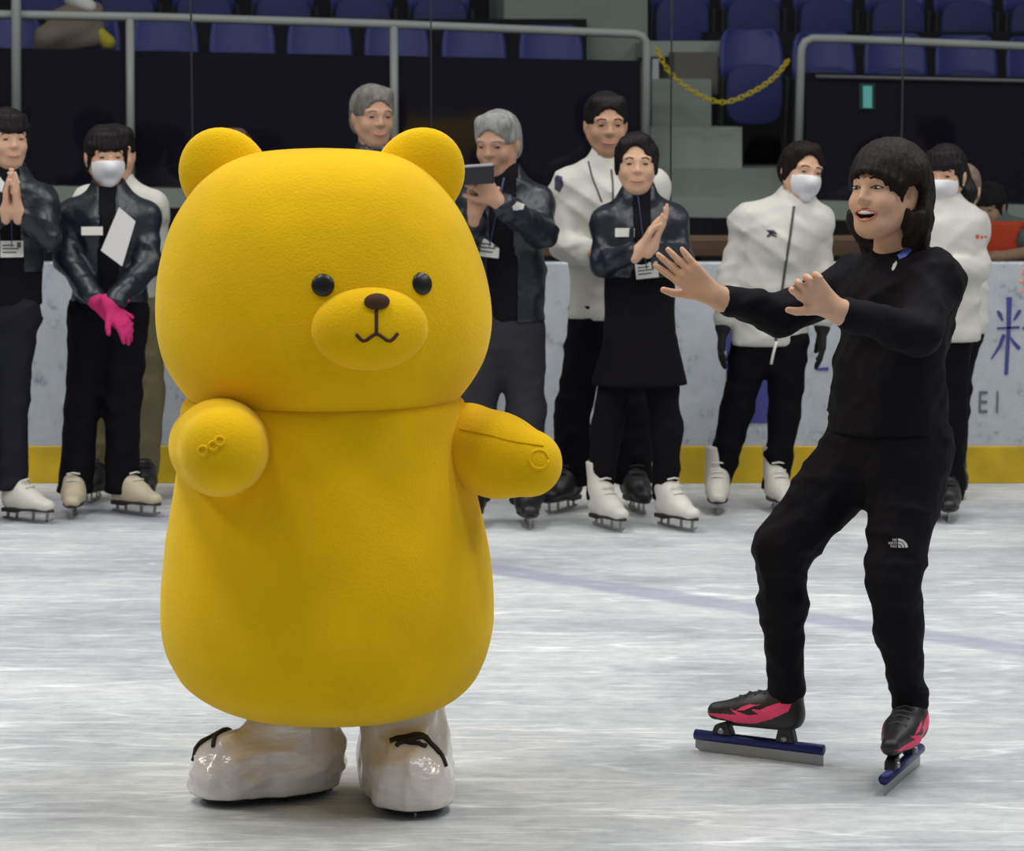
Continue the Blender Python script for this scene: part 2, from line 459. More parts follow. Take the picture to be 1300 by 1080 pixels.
    def fold(s, amp, freq, seed=0, dirs=None):
        """narrow rounded ridges like creased cloth"""
        X, Y, Z = s.grid((slice(None),)*3); r = np.random.RandomState(seed); n = 0
        for i in range(4):
            d = nrm(r.normal(size=3)*(dirs if dirs is not None else 1.0))*freq*r.uniform(.6, 1.5)
            e = nrm(r.normal(size=3))*freq*.9; g = nrm(r.normal(size=3))*freq*.7
            q = X*d[0] + Y*d[1] + Z*d[2] + r.uniform(0, 6) + .9*np.sin(X*e[0] + Y*e[1] + Z*e[2])
            w_ = .5 + .5*np.sin(X*g[0] + Y*g[1] + Z*g[2] + r.uniform(0, 6))
            n = n + w_*(1 - np.abs(np.sin(q)))**2
        s.f -= (amp*(n - .6)).astype(np.float32)
    def hit(s, o, d, tmax=0.6):
        o = np.asarray(o, float); d = nrm(d)
        ts = np.arange(0, tmax, 0.0012); p = o[None] + ts[:, None]*d[None]
        idx, fr = [], []
        ok = np.ones(len(ts), bool)
        for a in range(3):
            x = s.ax[a]; i = np.clip(np.searchsorted(x, p[:, a]) - 1, 0, len(x) - 2)
            u = (p[:, a] - x[i]) / (x[i+1] - x[i]); ok &= (u >= 0) & (u <= 1)
            idx.append(i); fr.append(np.clip(u, 0, 1))
        v = 0
        for c in range(8):
            b = [(c >> a) & 1 for a in range(3)]
            wgt = 1
            for a in range(3): wgt = wgt * (fr[a] if b[a] else 1 - fr[a])
            v = v + wgt * s.f[idx[0]+b[0], idx[1]+b[1], idx[2]+b[2]]
        w_ = np.where((v < 0) & ok)[0]
        return p[w_[0]] if len(w_) else None
    def mesh(s, name, smooth=1):
        f = s.f; f[0] = f[-1] = 0.5; f[:, 0] = f[:, -1] = 0.5; f[:, :, 0] = f[:, :, -1] = 0.5
        ins = f < 0
        cnt = np.zeros(tuple(n-1 for n in s.sh), np.int8)
        for c in range(8):
            i, j, k = c & 1, (c >> 1) & 1, (c >> 2) & 1
            cnt += ins[i:s.sh[0]-1+i, j:s.sh[1]-1+j, k:s.sh[2]-1+k]
        act = (cnt > 0) & (cnt < 8)
        I = np.argwhere(act); ids = np.full(act.shape, -1, np.int64); ids[act] = np.arange(len(I))
        acc = np.zeros((len(I), 3)); num = np.zeros(len(I))
        C = lambda c: (I[:,0]+(c & 1), I[:,1]+((c >> 1) & 1), I[:,2]+((c >> 2) & 1))
        vals = [f[C(c)] for c in range(8)]
        pos = [np.stack([s.ax[a][C(c)[a]] for a in range(3)], 1) for c in range(8)]
        for c in range(8):
            for a in range(3):
                if c & (1 << a): continue
                e = c | (1 << a); x = (vals[c] < 0) != (vals[e] < 0)
                t = np.clip(vals[c] / np.where(x, vals[c]-vals[e], 1), 0, 1)[:, None]
                acc += np.where(x[:, None], pos[c] + t*(pos[e]-pos[c]), 0); num += x
        v = acc / num[:, None]
        Q = []
        for a in range(3):
            b, c = (a+1) % 3, (a+2) % 3
            s0 = [slice(None)]*3; s1 = [slice(None)]*3; s0[a] = slice(0, -1); s1[a] = slice(1, None)
            A0, A1 = ins[tuple(s0)], ins[tuple(s1)]
            E = np.argwhere(A0 != A1)
            E = E[(E[:, b] > 0) & (E[:, c] > 0) & (E[:, b] < s.sh[b]-1) & (E[:, c] < s.sh[c]-1)]
            flip = A0[tuple(E.T)]
            def cell(db, dc):
                q = E.copy(); q[:, b] -= db; q[:, c] -= dc; return ids[tuple(q.T)]
            q = np.stack([cell(1,1), cell(0,1), cell(0,0), cell(1,0)], 1)
            q[~flip] = q[~flip][:, ::-1]
            Q.append(q)
        q = np.concatenate(Q); q = q[(q >= 0).all(1)]
        for _ in range(smooth):
            sm = np.zeros_like(v); n = np.zeros(len(v))
            for a in range(4):
                b = (a+1) % 4
                np.add.at(sm, q[:, a], v[q[:, b]]); np.add.at(sm, q[:, b], v[q[:, a]])
                np.add.at(n, q[:, a], 1); np.add.at(n, q[:, b], 1)
            v = 0.5*v + 0.5*sm/np.maximum(n, 1)[:, None]
        mi = s.m[tuple(I[q[:, 0]].T)]
        return mesh_np(name, v, q, True, mi)

# ------------------------------------------------------------------ the setting
YW = G(650, 613)[1]                                # front face of the rink boards
ZB = P(650, 333, YW)[2]                            # top of the boards
ZK = P(650, 566, YW)[2]                            # top of the yellow kickplate
b = MB(); b.add([(-14, -3, 0), (14, -3, 0), (14, YW + 0.05, 0), (-14, YW + 0.05, 0)], [(0, 1, 2, 3)])
struct(b.build('floor', M['ice'], smooth=False))
b = MB(); b.box((-9, YW, 0), (9, YW + 0.12, ZB)); struct(b.build('wall_back', M['board'], smooth=False, bevel=0.008))
b = MB(); b.box((-9, YW - 0.012, 0.0), (9, YW - 0.0005, ZK)); struct(b.build('trim_1', M['yellowkick'], smooth=False, bevel=0.004))
# clear panes standing on the boards, thin dark joints between them
seams = [P(x, 300, YW + 0.06)[0] for x in (-357, -55, 246, 548, 851, 1143, 1440, 1740)]
ZG = ZB + 1.8
for i in range(len(seams) - 1):
    b = MB(); b.box((seams[i] + 0.004, YW + 0.054, ZB), (seams[i+1] - 0.004, YW + 0.066, ZG))
    struct(b.build('window_%d' % (i + 1), M['glass'], smooth=False))
for i, x in enumerate(seams):
    b = MB(); b.box((x - 0.003, YW + 0.053, ZB), (x + 0.003, YW + 0.067, ZG))
    struct(b.build('trim_%d' % (i + 2), M['joint'], smooth=False))

# writing and prints on the boards
YP = YW - 0.003
def bp(px, py): return P(px, py, YP)
def zp(x, y): return bp(1030 + x / 3.726, 330 + y / 3.726)
def stroke(mb, pts, wd):
    for i in range(len(pts) - 1):
        a, c = zp(*pts[i]), zp(*pts[i+1]); d = nrm(c - a); n = V(-d[2], 0, d[0])
        w0, w1 = wd[i] / 3.726 / 290, wd[i+1] / 3.726 / 290
        mb.prism([a - n*w0, c - n*w1, c + n*w1, a + n*w0], V(0, 0.002, 0))
k = empty('board_lettering', (zp(930, 360)[0], YP, zp(930, 360)[2]), 'dark blue brush style character with grey capital letters SEI below on the white boards', 'lettering')
mb = MB()
for pts, wd in (([(937, 176), (934, 330), (922, 542)], [13, 10, 9]), ([(882, 240), (893, 258), (906, 287)], [5, 10, 4]),
                ([(989, 236), (977, 256), (958, 286)], [7, 9, 4]), ([(878, 323), (986, 318)], [4, 6]),
                ([(912, 352), (893, 405), (852, 468)], [9, 8, 3]), ([(944, 366), (960, 392), (986, 420)], [3, 8, 9]),
                ([(998, 322), (1090, 318)], [5, 5]), ([(1045, 190), (1043, 420)], [8, 8])):
    stroke(mb, pts, wd)
mb.build('character', M['bluprint'], k, smooth=False)
for ch, x0, x1 in (('S', 720, 753), ('E', 792, 835), ('I', 875, 886)):
    cu = bpy.data.curves.new('letter', 'FONT'); cu.body = ch; cu.size = 1; cu.extrude = 0.001
    bpy.context.view_layer.update()
    o = bpy.data.objects.new('letter', cu); COL.objects.link(o)
    bpy.context.view_layer.update()
    bb = [Vector(c) for c in o.bound_box]; wx = max(c.x for c in bb) - min(c.x for c in bb); wy = max(c.y for c in bb) - min(c.y for c in bb)
    mx0, my0 = min(c.x for c in bb), min(c.y for c in bb)
    me = o.data; dg = bpy.context.evaluated_depsgraph_get(); m2 = bpy.data.meshes.new_from_object(o.evaluated_get(dg))
    bpy.data.objects.remove(o)
    a, c = zp(x0, 722), zp(x1, 620)
    co = np.empty(len(m2.vertices) * 3, np.float32); m2.vertices.foreach_get('co', co); co = co.reshape(-1, 3)
    nx = a[0] + (co[:, 0] - mx0) / wx * (c[0] - a[0]); nz = a[2] + (co[:, 1] - my0) / wy * (c[2] - a[2]); ny = YP - co[:, 2]
    m2.vertices.foreach_set('co', np.stack([nx, ny, nz], 1).astype(np.float32).ravel()); m2.update()
    link('letter', m2, M['greyprint'], k)
mb = MB(); mb.prism([bp(922, 420), bp(977, 420), bp(975, 537), bp(922, 537)], V(0, 0.002, 0))
o = mb.build('board_print', M['bluprint'], smooth=False); tag(o, 'plain blue upright block printed on the white boards behind masked person in white jacket', 'print')
mb = MB(); mb.prism([bp(1036, 467), bp(1052, 466), bp(1052, 470), bp(1036, 470)], V(0, 0.002, 0))
o = mb.build('board_stroke', M['bluprint'], smooth=False); tag(o, 'thin dark blue stroke end printed on boards at the hip of the woman in black', 'print')
mb = MB(); mb.prism([bp(1216, 452), bp(1233, 452), bp(1238, 462), bp(1232, 470), bp(1216, 470)], V(0, 0.002, 0))
o = mb.build('board_stroke', M['bluprint'], smooth=False); tag(o, 'rounded dark blue stroke end printed on boards above the letter S', 'print')

# stands behind
SY, SK = 18.0, 0.12
def S(px, py, back=0.0): return PL(px, py, SY + back, SK)
EX = nrm(V(1, SK, 0)); EN = nrm(V(-SK, 1, 0))      # along the stand, into the stand
def slab(mb, pts, depth): mb.prism([S(*p) for p in pts], EN * depth)
mb = MB(); slab(mb, [(-1100, 212), (2200, 275), (2200, 301), (-1100, 240)], 0.8); struct(mb.build('trim_20', M['concretelight'], smooth=False))
mb = MB(); slab(mb, [(-1100, 239), (2200, 300), (2200, 440), (-1100, 440)], 0.3); struct(mb.build('shaded_gap_front', M['gap'], smooth=False))
mb = MB(); slab(mb, [(-1100, 39), (813, 77), (813, 250), (-1100, 214)], 0.06); struct(mb.build('wall_left', M['panel'], smooth=False))
mb = MB(); slab(mb, [(1023, 92), (2200, 118), (2200, 278), (1023, 254)], 0.06); struct(mb.build('wall_right', M['panel'], smooth=False))
mb = MB(); mb.tube([S(1036, 97, -0.03), S(2200, 122, -0.03)], 0.012); struct(mb.build('trim_21', M['edge']))
# floor of the first tier, the tiers behind and the stair
def tier(px0, px1, y0, y1, back, depth, name, m):
    mb = MB(); mb.prism([S(px0, y0, back), S(px1, y0, back), S(px1, y1, back), S(px0, y1, back)], EN * depth)
    return struct(mb.build(name, m, smooth=False))
tier(-1100, 820, 205, 245, 0.1, 1.6, 'floor_tier_left', M['concrete'])
tier(826, 942, 161, 226, 0.25, 1.2, 'step_lower', M['concretelight'])
tier(820, 2200, 214, 262, 0.12, 1.6, 'floor_tier_right', M['concrete'])
tier(828, 903, 100, 165, 0.55, 0.9, 'step_middle', M['concrete'])
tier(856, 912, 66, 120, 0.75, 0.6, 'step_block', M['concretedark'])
tier(824, 915, 52, 72, 0.95, 0.9, 'step_upper', M['concretelight'])
tier(-1100, 745, 24, 205, 1.3, 0.9, 'riser_left', M['gap'])
tier(640, 822, -80, 205, 1.5, 0.9, 'riser_aisle', M['concrete'])
tier(900, 2200, 40, 215, 1.35, 0.9, 'riser_right', M['gap'])
tier(-1400, 2400, -600, 60, 3.2, 0.2, 'shaded_gap_rear', M['gap'])

# stadium seats
def make_seat():
    root = empty('stadium_seat', (0, 0, 0))
    mb = MB(); n = 12; rows = []
    prof = [(0.225, 0.00, 0.0), (0.232, 0.01, 0.10), (0.228, 0.03, 0.20), (0.215, 0.05, 0.28), (0.19, 0.062, 0.325), (0.15, 0.068, 0.345)]
    for side in (0, 1):
        for hw, y, z in prof:
            for i in range(n + 1):
                u = -1 + 2 * i / n
                rows.append((hw * u, y - 0.05 * u * u + 0.018 * side, z + 0.40))
    R_ = len(prof); f = []
    for r in range(R_ - 1):
        for i in range(n):
            a = r*(n+1)+i; f.append((a, a+1, a+n+2, a+n+1)); a += R_*(n+1); f.append((a, a+n+1, a+n+2, a+1))
    K = R_*(n+1)
    for i in range(n):
        f.append((i, K+i, K+i+1, i+1)); t = (R_-1)*(n+1)+i; f.append((t, t+1, K+t+1, K+t))
    for r in range(R_-1):
        a = r*(n+1); f.append((a, a+n+1, K+a+n+1, K+a)); a += n; f.append((a, K+a, K+a+n+1, a+n+1))
    mb.add(rows, f); o = mb.build('backrest', M['seat'], root); 
    mb = MB()                                       # pan folded up against the back
    pts = []
    for i in range(24):
        th = 2*math.pi*i/24; c, s_ = math.cos(th), math.sin(th)
        pts.append(V(0.205*math.copysign(abs(c)**0.6, c), -0.16, 0.31 + 0.20*math.copysign(abs(s_)**0.6, s_)))
    mb.prism(pts, V(0, 0.06, 0.0)); mb.build('seat', M['seatdark'], root, bevel=0.015)
    for sx in (-1, 1):
        mb = MB(); mb.prism([V(sx*0.235, -0.12, 0.42), V(sx*0.235, 0.02, 0.44), V(sx*0.235, 0.02, -0.21), V(sx*0.235, -0.03, -0.21)], V(0.025, 0, 0))
        mb.build('bracket', M['bracket'], root, smooth=False, bevel=0.006)
    return root
def copy_tree(o, parent=None):
    c = o.copy(); COL.objects.link(c)
    if parent is not None: c.parent = parent; c.matrix_parent_inverse = o.matrix_parent_inverse.copy()
    for ch in list(o.children): copy_tree(ch, c)
    return c
seat0 = make_seat(); used = [False]
def put_seat(px, py_top, back, label, group):
    o = seat0 if not used[0] else copy_tree(seat0); used[0] = True
    p = S(px, py_top, back)
    o.location = (p[0], p[1], p[2] - 0.745); o.scale = (0.92, 1, 1); o.rotation_euler = (0, 0, math.atan(SK))
    tag(o, label, 'seat', group); return o
row1 = [(11, 18), (110, 14), (209, 17), (307, 20), (405, 23), (503, 26), (601, 29), (699, 31)]
names = ['first', 'second', 'third', 'fourth', 'fifth', 'sixth', 'seventh', 'eighth']
for i, (x, y) in enumerate(row1):
    put_seat(x, y, 0.75, 'blue folding stadium seat behind the left rail, %s from the left in the front row' % names[i], 'front row seats behind the left rail')
for i, x in enumerate((60, 160, 258, 358, 458, 556, 606 + 0)):
    if x == 606: continue
    put_seat(x, -58 + x * 0.02, 1.75, 'blue stadium seat in the second left row cut by picture top, %s from the left' % names[i], 'second row seats on the left')
put_seat(953, 36, 0.75, 'blue folding stadium seat beside the stair, whole seat seen behind yellow chain', 'front row seats behind the right rail')
for i, x in enumerate((1045, 1136, 1226, 1316)):
    put_seat(x, 40 + i * 2, 0.75, 'blue folding stadium seat behind the right rail, %s from the rail corner' % names[i], 'front row seats behind the right rail')
for i, x in enumerate((862, 952, 1044, 1135, 1222, 1310)):
    put_seat(x, -48 + i * 1.5, 1.75, 'blue stadium seat in the second right row at picture top, %s from the left' % names[i], 'second row seats on the right')

# rails
def rail(pts_px, posts, label, bend):
    root = empty('handrail', S(*pts_px[-1]), label, 'handrail')
    mb = MB(); mb.tube([S(x, y, -0.06) for x, y in pts_px], 0.027, 12); mb.build('top_rail', M['rail'], root)
    for x, y0, y1 in posts:
        mb = MB(); mb.tube([S(x, y0, -0.06), S(x + 1, y1, -0.06)], 0.026, 12); mb.build('post', M['rail'], root)
    return root
rail([(-1100, -4), (-200, 15), (200, 22), (500, 31), (700, 39), (806, 43), (815, 46), (820, 53), (821, 62), (819, 215)],
     [(165, 24, 240), (500, 33, 240)], 'grey painted tubular handrail with bent corner end over the left dark panel', 1)
rail([(1013, 215), (1017, 70), (1018, 61), (1022, 53), (1031, 49), (1080, 50), (1300, 59), (1500, 65), (2200, 84)],
     [], 'grey painted tubular handrail over the dark panel on the right', 1)
mb = MB(); mb.tube([S(20, -200, -0.12), S(21, 240, -0.12)], 0.03, 12)
tag(mb.build('upright_pole', M['rail']), 'tall grey upright pole crossing the left handrail near the picture edge', 'pole')
# yellow chain
A0, B0 = S(833, 60, -0.05), S(1001, 76, -0.05)
mb = MB(); cp = spline([S(833, 60, -0.05), S(850, 92, -0.05), (S(880, 116, -0.05)), S(917, 130, -0.05), S(955, 117, -0.05), S(983, 98, -0.05), S(1001, 76, -0.05)], 40)
for i in range(39):
    a, c = cp[i], cp[i+1]; t = nrm(c - a); L = np.linalg.norm(c - a); m_ = (a + c) / 2
    n1 = nrm(np.cross(t, EN)) if i % 2 else nrm(np.cross(t, EN)) * 0.5 + EN * 0.8
    n1 = nrm(n1)
    ring = [m_ + t*(L*0.72)*math.cos(q) + n1*0.014*math.sin(q) for q in np.linspace(0, 2*math.pi, 11)]
    mb.tube(ring, 0.0048, 5, cap=False)
tag(mb.build('barrier_chain', M['chain']), 'yellow plastic chain hanging slack across the stair opening between two rails', 'chain')
# lit sign on the right panel
e = S(1100, 122, -0.03); k = empty('exit_sign', e, 'small glowing pale green exit sign in front of the dark right panel', 'sign')
mb = MB(); mb.prism([S(1091, 106, -0.02), S(1111, 106, -0.02), S(1111, 139, -0.02), S(1091, 139, -0.02)], EN * 0.02); mb.build('sign_frame', M['exitframe'], k, smooth=False, bevel=0.003)
mb = MB(); mb.prism([S(1096, 109, -0.03), S(1107, 109, -0.03), S(1107, 137, -0.03), S(1096, 137, -0.03)], EN * 0.01); mb.build('lit_face', M['exit'], k, smooth=False)
# bench behind the boards
mb = MB(); yb = YW + 0.75
p0, p1 = P(560, 303, yb), P(1200, 303, yb); z0 = P(650, 326, yb)[2]
k = empty('bench', (p0[0], yb, 0), 'brown wooden bench top behind the white boards', 'bench')
mb.box((p0[0], yb, z0), (p1[0], yb + 0.35, p0[2])); mb.build('seat', M['wood'], k, smooth=False, bevel=0.008)
for t in (0.05, 0.5, 0.95):
    mb = MB(); x = p0[0] + (p1[0]-p0[0])*t; mb.box((x-0.04, yb+0.05, 0), (x+0.04, yb+0.3, z0)); mb.build('leg', M['bracket'], k, smooth=False)
b = MB(); b.box((-12, YW + 0.12, -0.12), (12, 24, -0.02)); struct(b.build('ground', M['gap'], smooth=False))

# ------------------------------------------------------------------ people
def yaw_vec(deg):                 # 0 faces the camera, + turns towards the right of the picture
    a = math.radians(deg); return V(math.sin(a), -math.cos(a), 0)
def head_axes(yaw, pitch=0, roll=0):
    F = yaw_vec(yaw); U = V(0, 0, 1); R = np.cross(F, U)
    p = math.radians(pitch)                       # + looks down
    F2 = F*math.cos(p) - U*math.sin(p); U2 = U*math.cos(p) + F*math.sin(p)
    q = math.radians(roll)                        # + tips the crown to the person's right
    R2 = R*math.cos(q) - U2*math.sin(q); U3 = U2*math.cos(q) + R*math.sin(q)
    return R2, F2, U3
class Head:
    def __init__(s, c, yaw, pitch=0, roll=0, size=1.0):
        s.c = np.asarray(c, float); s.R, s.F, s.U = head_axes(yaw, pitch, roll); s.s = size
    def p(s, x, y, z): return s.c + s.s*(x*s.R + y*s.F + z*s.U)
    def ax(s): return (s.R, s.F, s.U)
def add_head(f, H, neck_base, nr=0.05, openmouth=False, fine=False):
    q, k = H.s, H.p
    A = H.ax()
    f.ell(k(0, -.008, .03), V(.076, .096, .086)*q, A, .02*q)
    f.ell(k(0, .028, -.03), V(.064, .066, .086)*q, A, .03*q)
    f.cap(k(0, .045, -.07), k(0, .066, -.096), .034*q, .021*q, .025*q)
    for sx in (-1, 1):
        f.cap(k(sx*.052, .0, -.045), k(sx*.022, .058, -.09), .022*q, .019*q, .025*q)
        f.ell(k(sx*.036, .06, -.03), V(.026, .027, .026)*q, A, .02*q)
        f.ell(k(sx*.031, .100, .008), V(.017, .013, .011)*q, A, .012*q, mode='s', mi=None)
        f.cap(k(sx*.046, .072, .026), k(sx*.014, .086, .022), .010*q, .010*q, .014*q)
        f.ell(k(sx*.031, .077, .006), V(.016, .012, .012)*q, A, .006*q)
        f.ell(k(sx*.077, -.006, -.006), V(.010, .020, .031)*q, A, .008*q)
        f.ell(k(sx*.0125, .094, -.026), V(.0075, .009, .006)*q, A, .006*q)
    f.cap(k(0, .088, .014), k(0, .104, -.022), .0065*q, .0105*q, .012*q)
    f.ell(k(0, .078, -.06), V(.03, .02, .02)*q, A, .015*q)
    if openmouth:
        for sx in (-1, 1): f.ell(k(sx*.037, .064, -.034), V(.023, .026, .021)*q, A, .015*q)
        f.ell(k(0, .099, -.0615), V(.0305, .036, .0125)*q, A, .004*q, mode='s', mi=2)
    f.cap(k(0, -.022, -.05), neck_base, nr*q, (nr+.006)*q, .02*q)
def add_hand(f, w, d, n, tside, s=1.0, curl=0.35, spread=0.12, mi=0, fat=1.0, fan=None):
    """w wrist, d towards the fingertips, n out of the palm, tside +1/-1 the thumb side along d x n"""
    d = nrm(d); n = nrm(np.asarray(n) - d*np.dot(n, d)); t = np.cross(d, n)*tside; w = np.asarray(w, float)
    S_ = s
    offs = (.031, .011, -.010, -.029); lens = (.070, .079, .073, .056); kn = (.090, .094, .090, .082)
    for i in range(4):
        b0 = w + d*.012*S_ + t*offs[i]*.55*S_; b1 = w + d*kn[i]*S_ + t*offs[i]*S_
        f.cap(b0, b1, .0135*S_*fat, .0115*S_*fat, .010*S_, mi)
    f.cap(w - d*.03*S_, w + d*.02*S_, .026*S_, .025*S_, .012*S_, mi, F=n, kf=.75)
    for i in range(4):
        b1 = w + d*kn[i]*S_ + t*offs[i]*S_
        a = (1.5 - i)*spread if fan is None else fan[i]
        dd = nrm(d*math.cos(a) + t*math.sin(a)); c = curl*(0.8 + 0.15*i)
        d1 = nrm(dd*math.cos(c*.6) + n*math.sin(c*.6)); d2 = nrm(dd*math.cos(c*1.5) + n*math.sin(c*1.5)); d3 = nrm(dd*math.cos(c*2.1) + n*math.sin(c*2.1))
        q1 = b1 + d1*lens[i]*.46*S_; q2 = q1 + d2*lens[i]*.32*S_; q3 = q2 + d3*lens[i]*.22*S_
        r = .0092*S_*fat
        f.cap(b1, q1, r*1.05, r*.98, .004*S_, mi); f.cap(q1, q2, r*.98, r*.9, .002*S_, mi); f.cap(q2, q3, r*.9, r*.78, .002*S_, mi)
    b0 = w + d*.022*S_ + t*.018*S_; b1 = w + d*.052*S_ + t*.046*S_ + n*.008*S_
    b2 = b1 + nrm(d*.75 + t*.62 + n*.15)*.032*S_; b3 = b2 + nrm(d*.88 + t*.42 + n*.2)*.026*S_
    f.cap(b0, b1, .0165*S_*fat, .0125*S_*fat, .012*S_, mi); f.cap(b1, b2, .0115*S_*fat, .0105*S_*fat, .003*S_, mi); f.cap(b2, b3, .0105*S_*fat, .0085*S_*fat, .002*S_, mi)

def bounds(pts, pad):
    p = np.array(pts); return p.min(0) - pad, p.max(0) + pad
def bar(mb, f, H, pts, r, flat=1.0, lift=0.0, start=.2):
    """a small tube laid on the face, pts in head coordinates (x, z)"""
    out = []
    for x, z in pts:
        h = f.hit(H.p(x, start, z), -H.F, .3*H.s)
        if h is None: return
        out.append(h + H.F*lift)
    mb.tube(out, r, 6, flat=flat, up=H.F)

def hair_field(H, style, h):
    k, q, A = H.p, H.s, H.ax()
    f = Field(H.c - .2*q - .03, H.c + .2*q + .03, h) if style not in ('bob', 'pony') else Field(H.c - V(.21, .21, .27)*q, H.c + V(.21, .21, .19)*q, h)
    f.ell(k(0, -.012, .036), V(.087, .108, .094)*q, A, 0)
    if style == 'man':
        f.ell(k(0, -.05, -.02), V(.078, .06, .075)*q, A, .02)
        f.cap(k(-.045, .045, .090), k(.045, .045, .092), .024*q, .024*q, .03)
        f.ell(k(0, .105, -.03), V(.066, .080, .102)*q, A, .010, mode='s')
        f.cap(k(-.12, .03, -.055), k(.12, .03, -.055), .058*q, .058*q, .01, mode='s')
        f.cut(k(0, 0, -.075), -H.U, .01)
    elif style == 'tied':
        f.ell(k(0, -.06, -.0), V(.075, .06, .075)*q, A, .02)
        f.ell(k(0, -.115, .02), V(.03, .035, .04)*q, A, .015)
        f.cap(k(-.02, .05, .100), k(.05, .045, .085), .024*q, .022*q, .03)
        for sx in (-1, 1): f.cap(k(sx*.06, .02, .05), k(sx*.068, .0, -.03), .026*q, .020*q, .02)
        f.ell(k(.010, .100, -.036), V(.0615, .080, .118)*q, A, .008, mode='s')
        f.cut(k(0, 0, -.095), -H.U, .01)
    elif style in ('bangs', 'pony'):
        f.ell(k(0, -.05, -.015), V(.08, .065, .09)*q, A, .02)
        for x in np.linspace(-.062, .062, 8):
            y = .088 - 7*x*x
            f.cap(k(x*.8, y - .012, .09), k(x, y + .008, .043 + 3*x*x*.5), .018*q, .011*q, .010)
        for sx in (-1, 1): f.cap(k(sx*.072, .045, .05), k(sx*.078, .03, -.05), .014*q, .006*q, .012)
        f.ell(k(0, .075, -.045), V(.064, .075, .075)*q, A, .006, mode='s')
        if style == 'pony':
            f.cap(k(-.045, -.075, .0), k(-.075, -.05, -.08), .036*q, .042*q, .02); f.cap(k(-.075, -.05, -.08), k(-.075, -.02, -.165), .042*q, .020*q, .02)
        else: f.cut(k(0, 0, -.105), -H.U, .01)
    elif style == 'bob':
        f.ell(k(0, -.014, .036), V(.094, .114, .100)*q, A, .01)
        for sx in (-1, 1):
            f.cap(k(sx*.074, -.01, .04), k(sx*.082, -.012, -.07), .034*q, .036*q, .03)
            f.cap(k(sx*.082, -.014, -.07), k(sx*.078, -.03, -.150), .036*q, .016*q, .03)
        f.cap(k(0, -.05, -.02), k(0, -.06, -.15), .088*q, .07*q, .03)
        for x in np.linspace(-.07, .07, 11):
            y = .092 - 8*x*x
            f.cap(k(x*.7 + .006, y - .05, .088), k(x*1.05 - .004, y + .004, .046 - 6*x*x), .020*q, .009*q, .013)
        f.ell(k(0, .085, -.05), V(.066, .085, .090)*q, A, .006, mode='s')
        f.cap(k(0, .01, -.10), k(0, .10, -.12), .052*q, .052*q, .01, mode='s')
        for sx in (-1, 1): f.ell(k(sx*.092, .012, -.018), V(.03, .020, .034)*q, A, .012, mode='s')
    # strands: fine grooves running down from the crown
    X, Y, Z = f.grid((slice(None),)*3)
    x, y, z = X - H.c[0], Y - H.c[1], Z - H.c[2]
    u = x*H.R[0] + y*H.R[1] + z*H.R[2]; v = x*H.F[0] + y*H.F[1] + z*H.F[2] + .02; ww = x*H.U[0] + y*H.U[1] + z*H.U[2]
    th = np.arctan2(u, v)
    f.f += (.0016*np.sin(th*34 + 3*np.sin(ww*30)) + .0012*np.sin(th*57 + ww*40)).astype(np.float32)
    return f

def torso(f, J, grow=0.0, wide=1.0, kf=.68, k=.05):
    u = J['u']; F = yaw_vec(J['yaw'])
    W = (.118*wide*u + grow, .110*wide*u + grow, .128*wide*u + grow)
    pel, wai, che, nk = J['pelvis'], J['waist'], J['chest'], J['neck']
    f.cap(pel, wai, W[0]*1.08, W[1], k, F=F, kf=kf)
    f.cap(wai, che, W[1], W[2], k, F=F, kf=kf)
    for s_ in ('a', 'b'):
        sh = J['s' + s_]
        f.cap(nk - V(0, 0, .012), sh, .046*u + grow*.7, .040*u + grow*.5, .035)
        f.cap(che*.6 + nk*.4, sh, .062*u + grow, .036*u + grow, .05)
        f.cap(che, sh - V(0, 0, .03), .085*u + grow, .036*u + grow, .06)
    f.cap(che, nk, .085*u + grow, .052*u + grow*.6, .05, F=F, kf=.85)
def arms(f, J, r0, r1, r2, k=.03, stop=0.0):
    for s_ in ('a', 'b'):
        sh, e, w_ = J['s'+s_], J['e'+s_], J['w'+s_]
        w2 = w_ + nrm(e - w_)*stop
        f.cap(sh, e, r0, r1, k); f.cap(e, w2, r1, r2, k*.7)

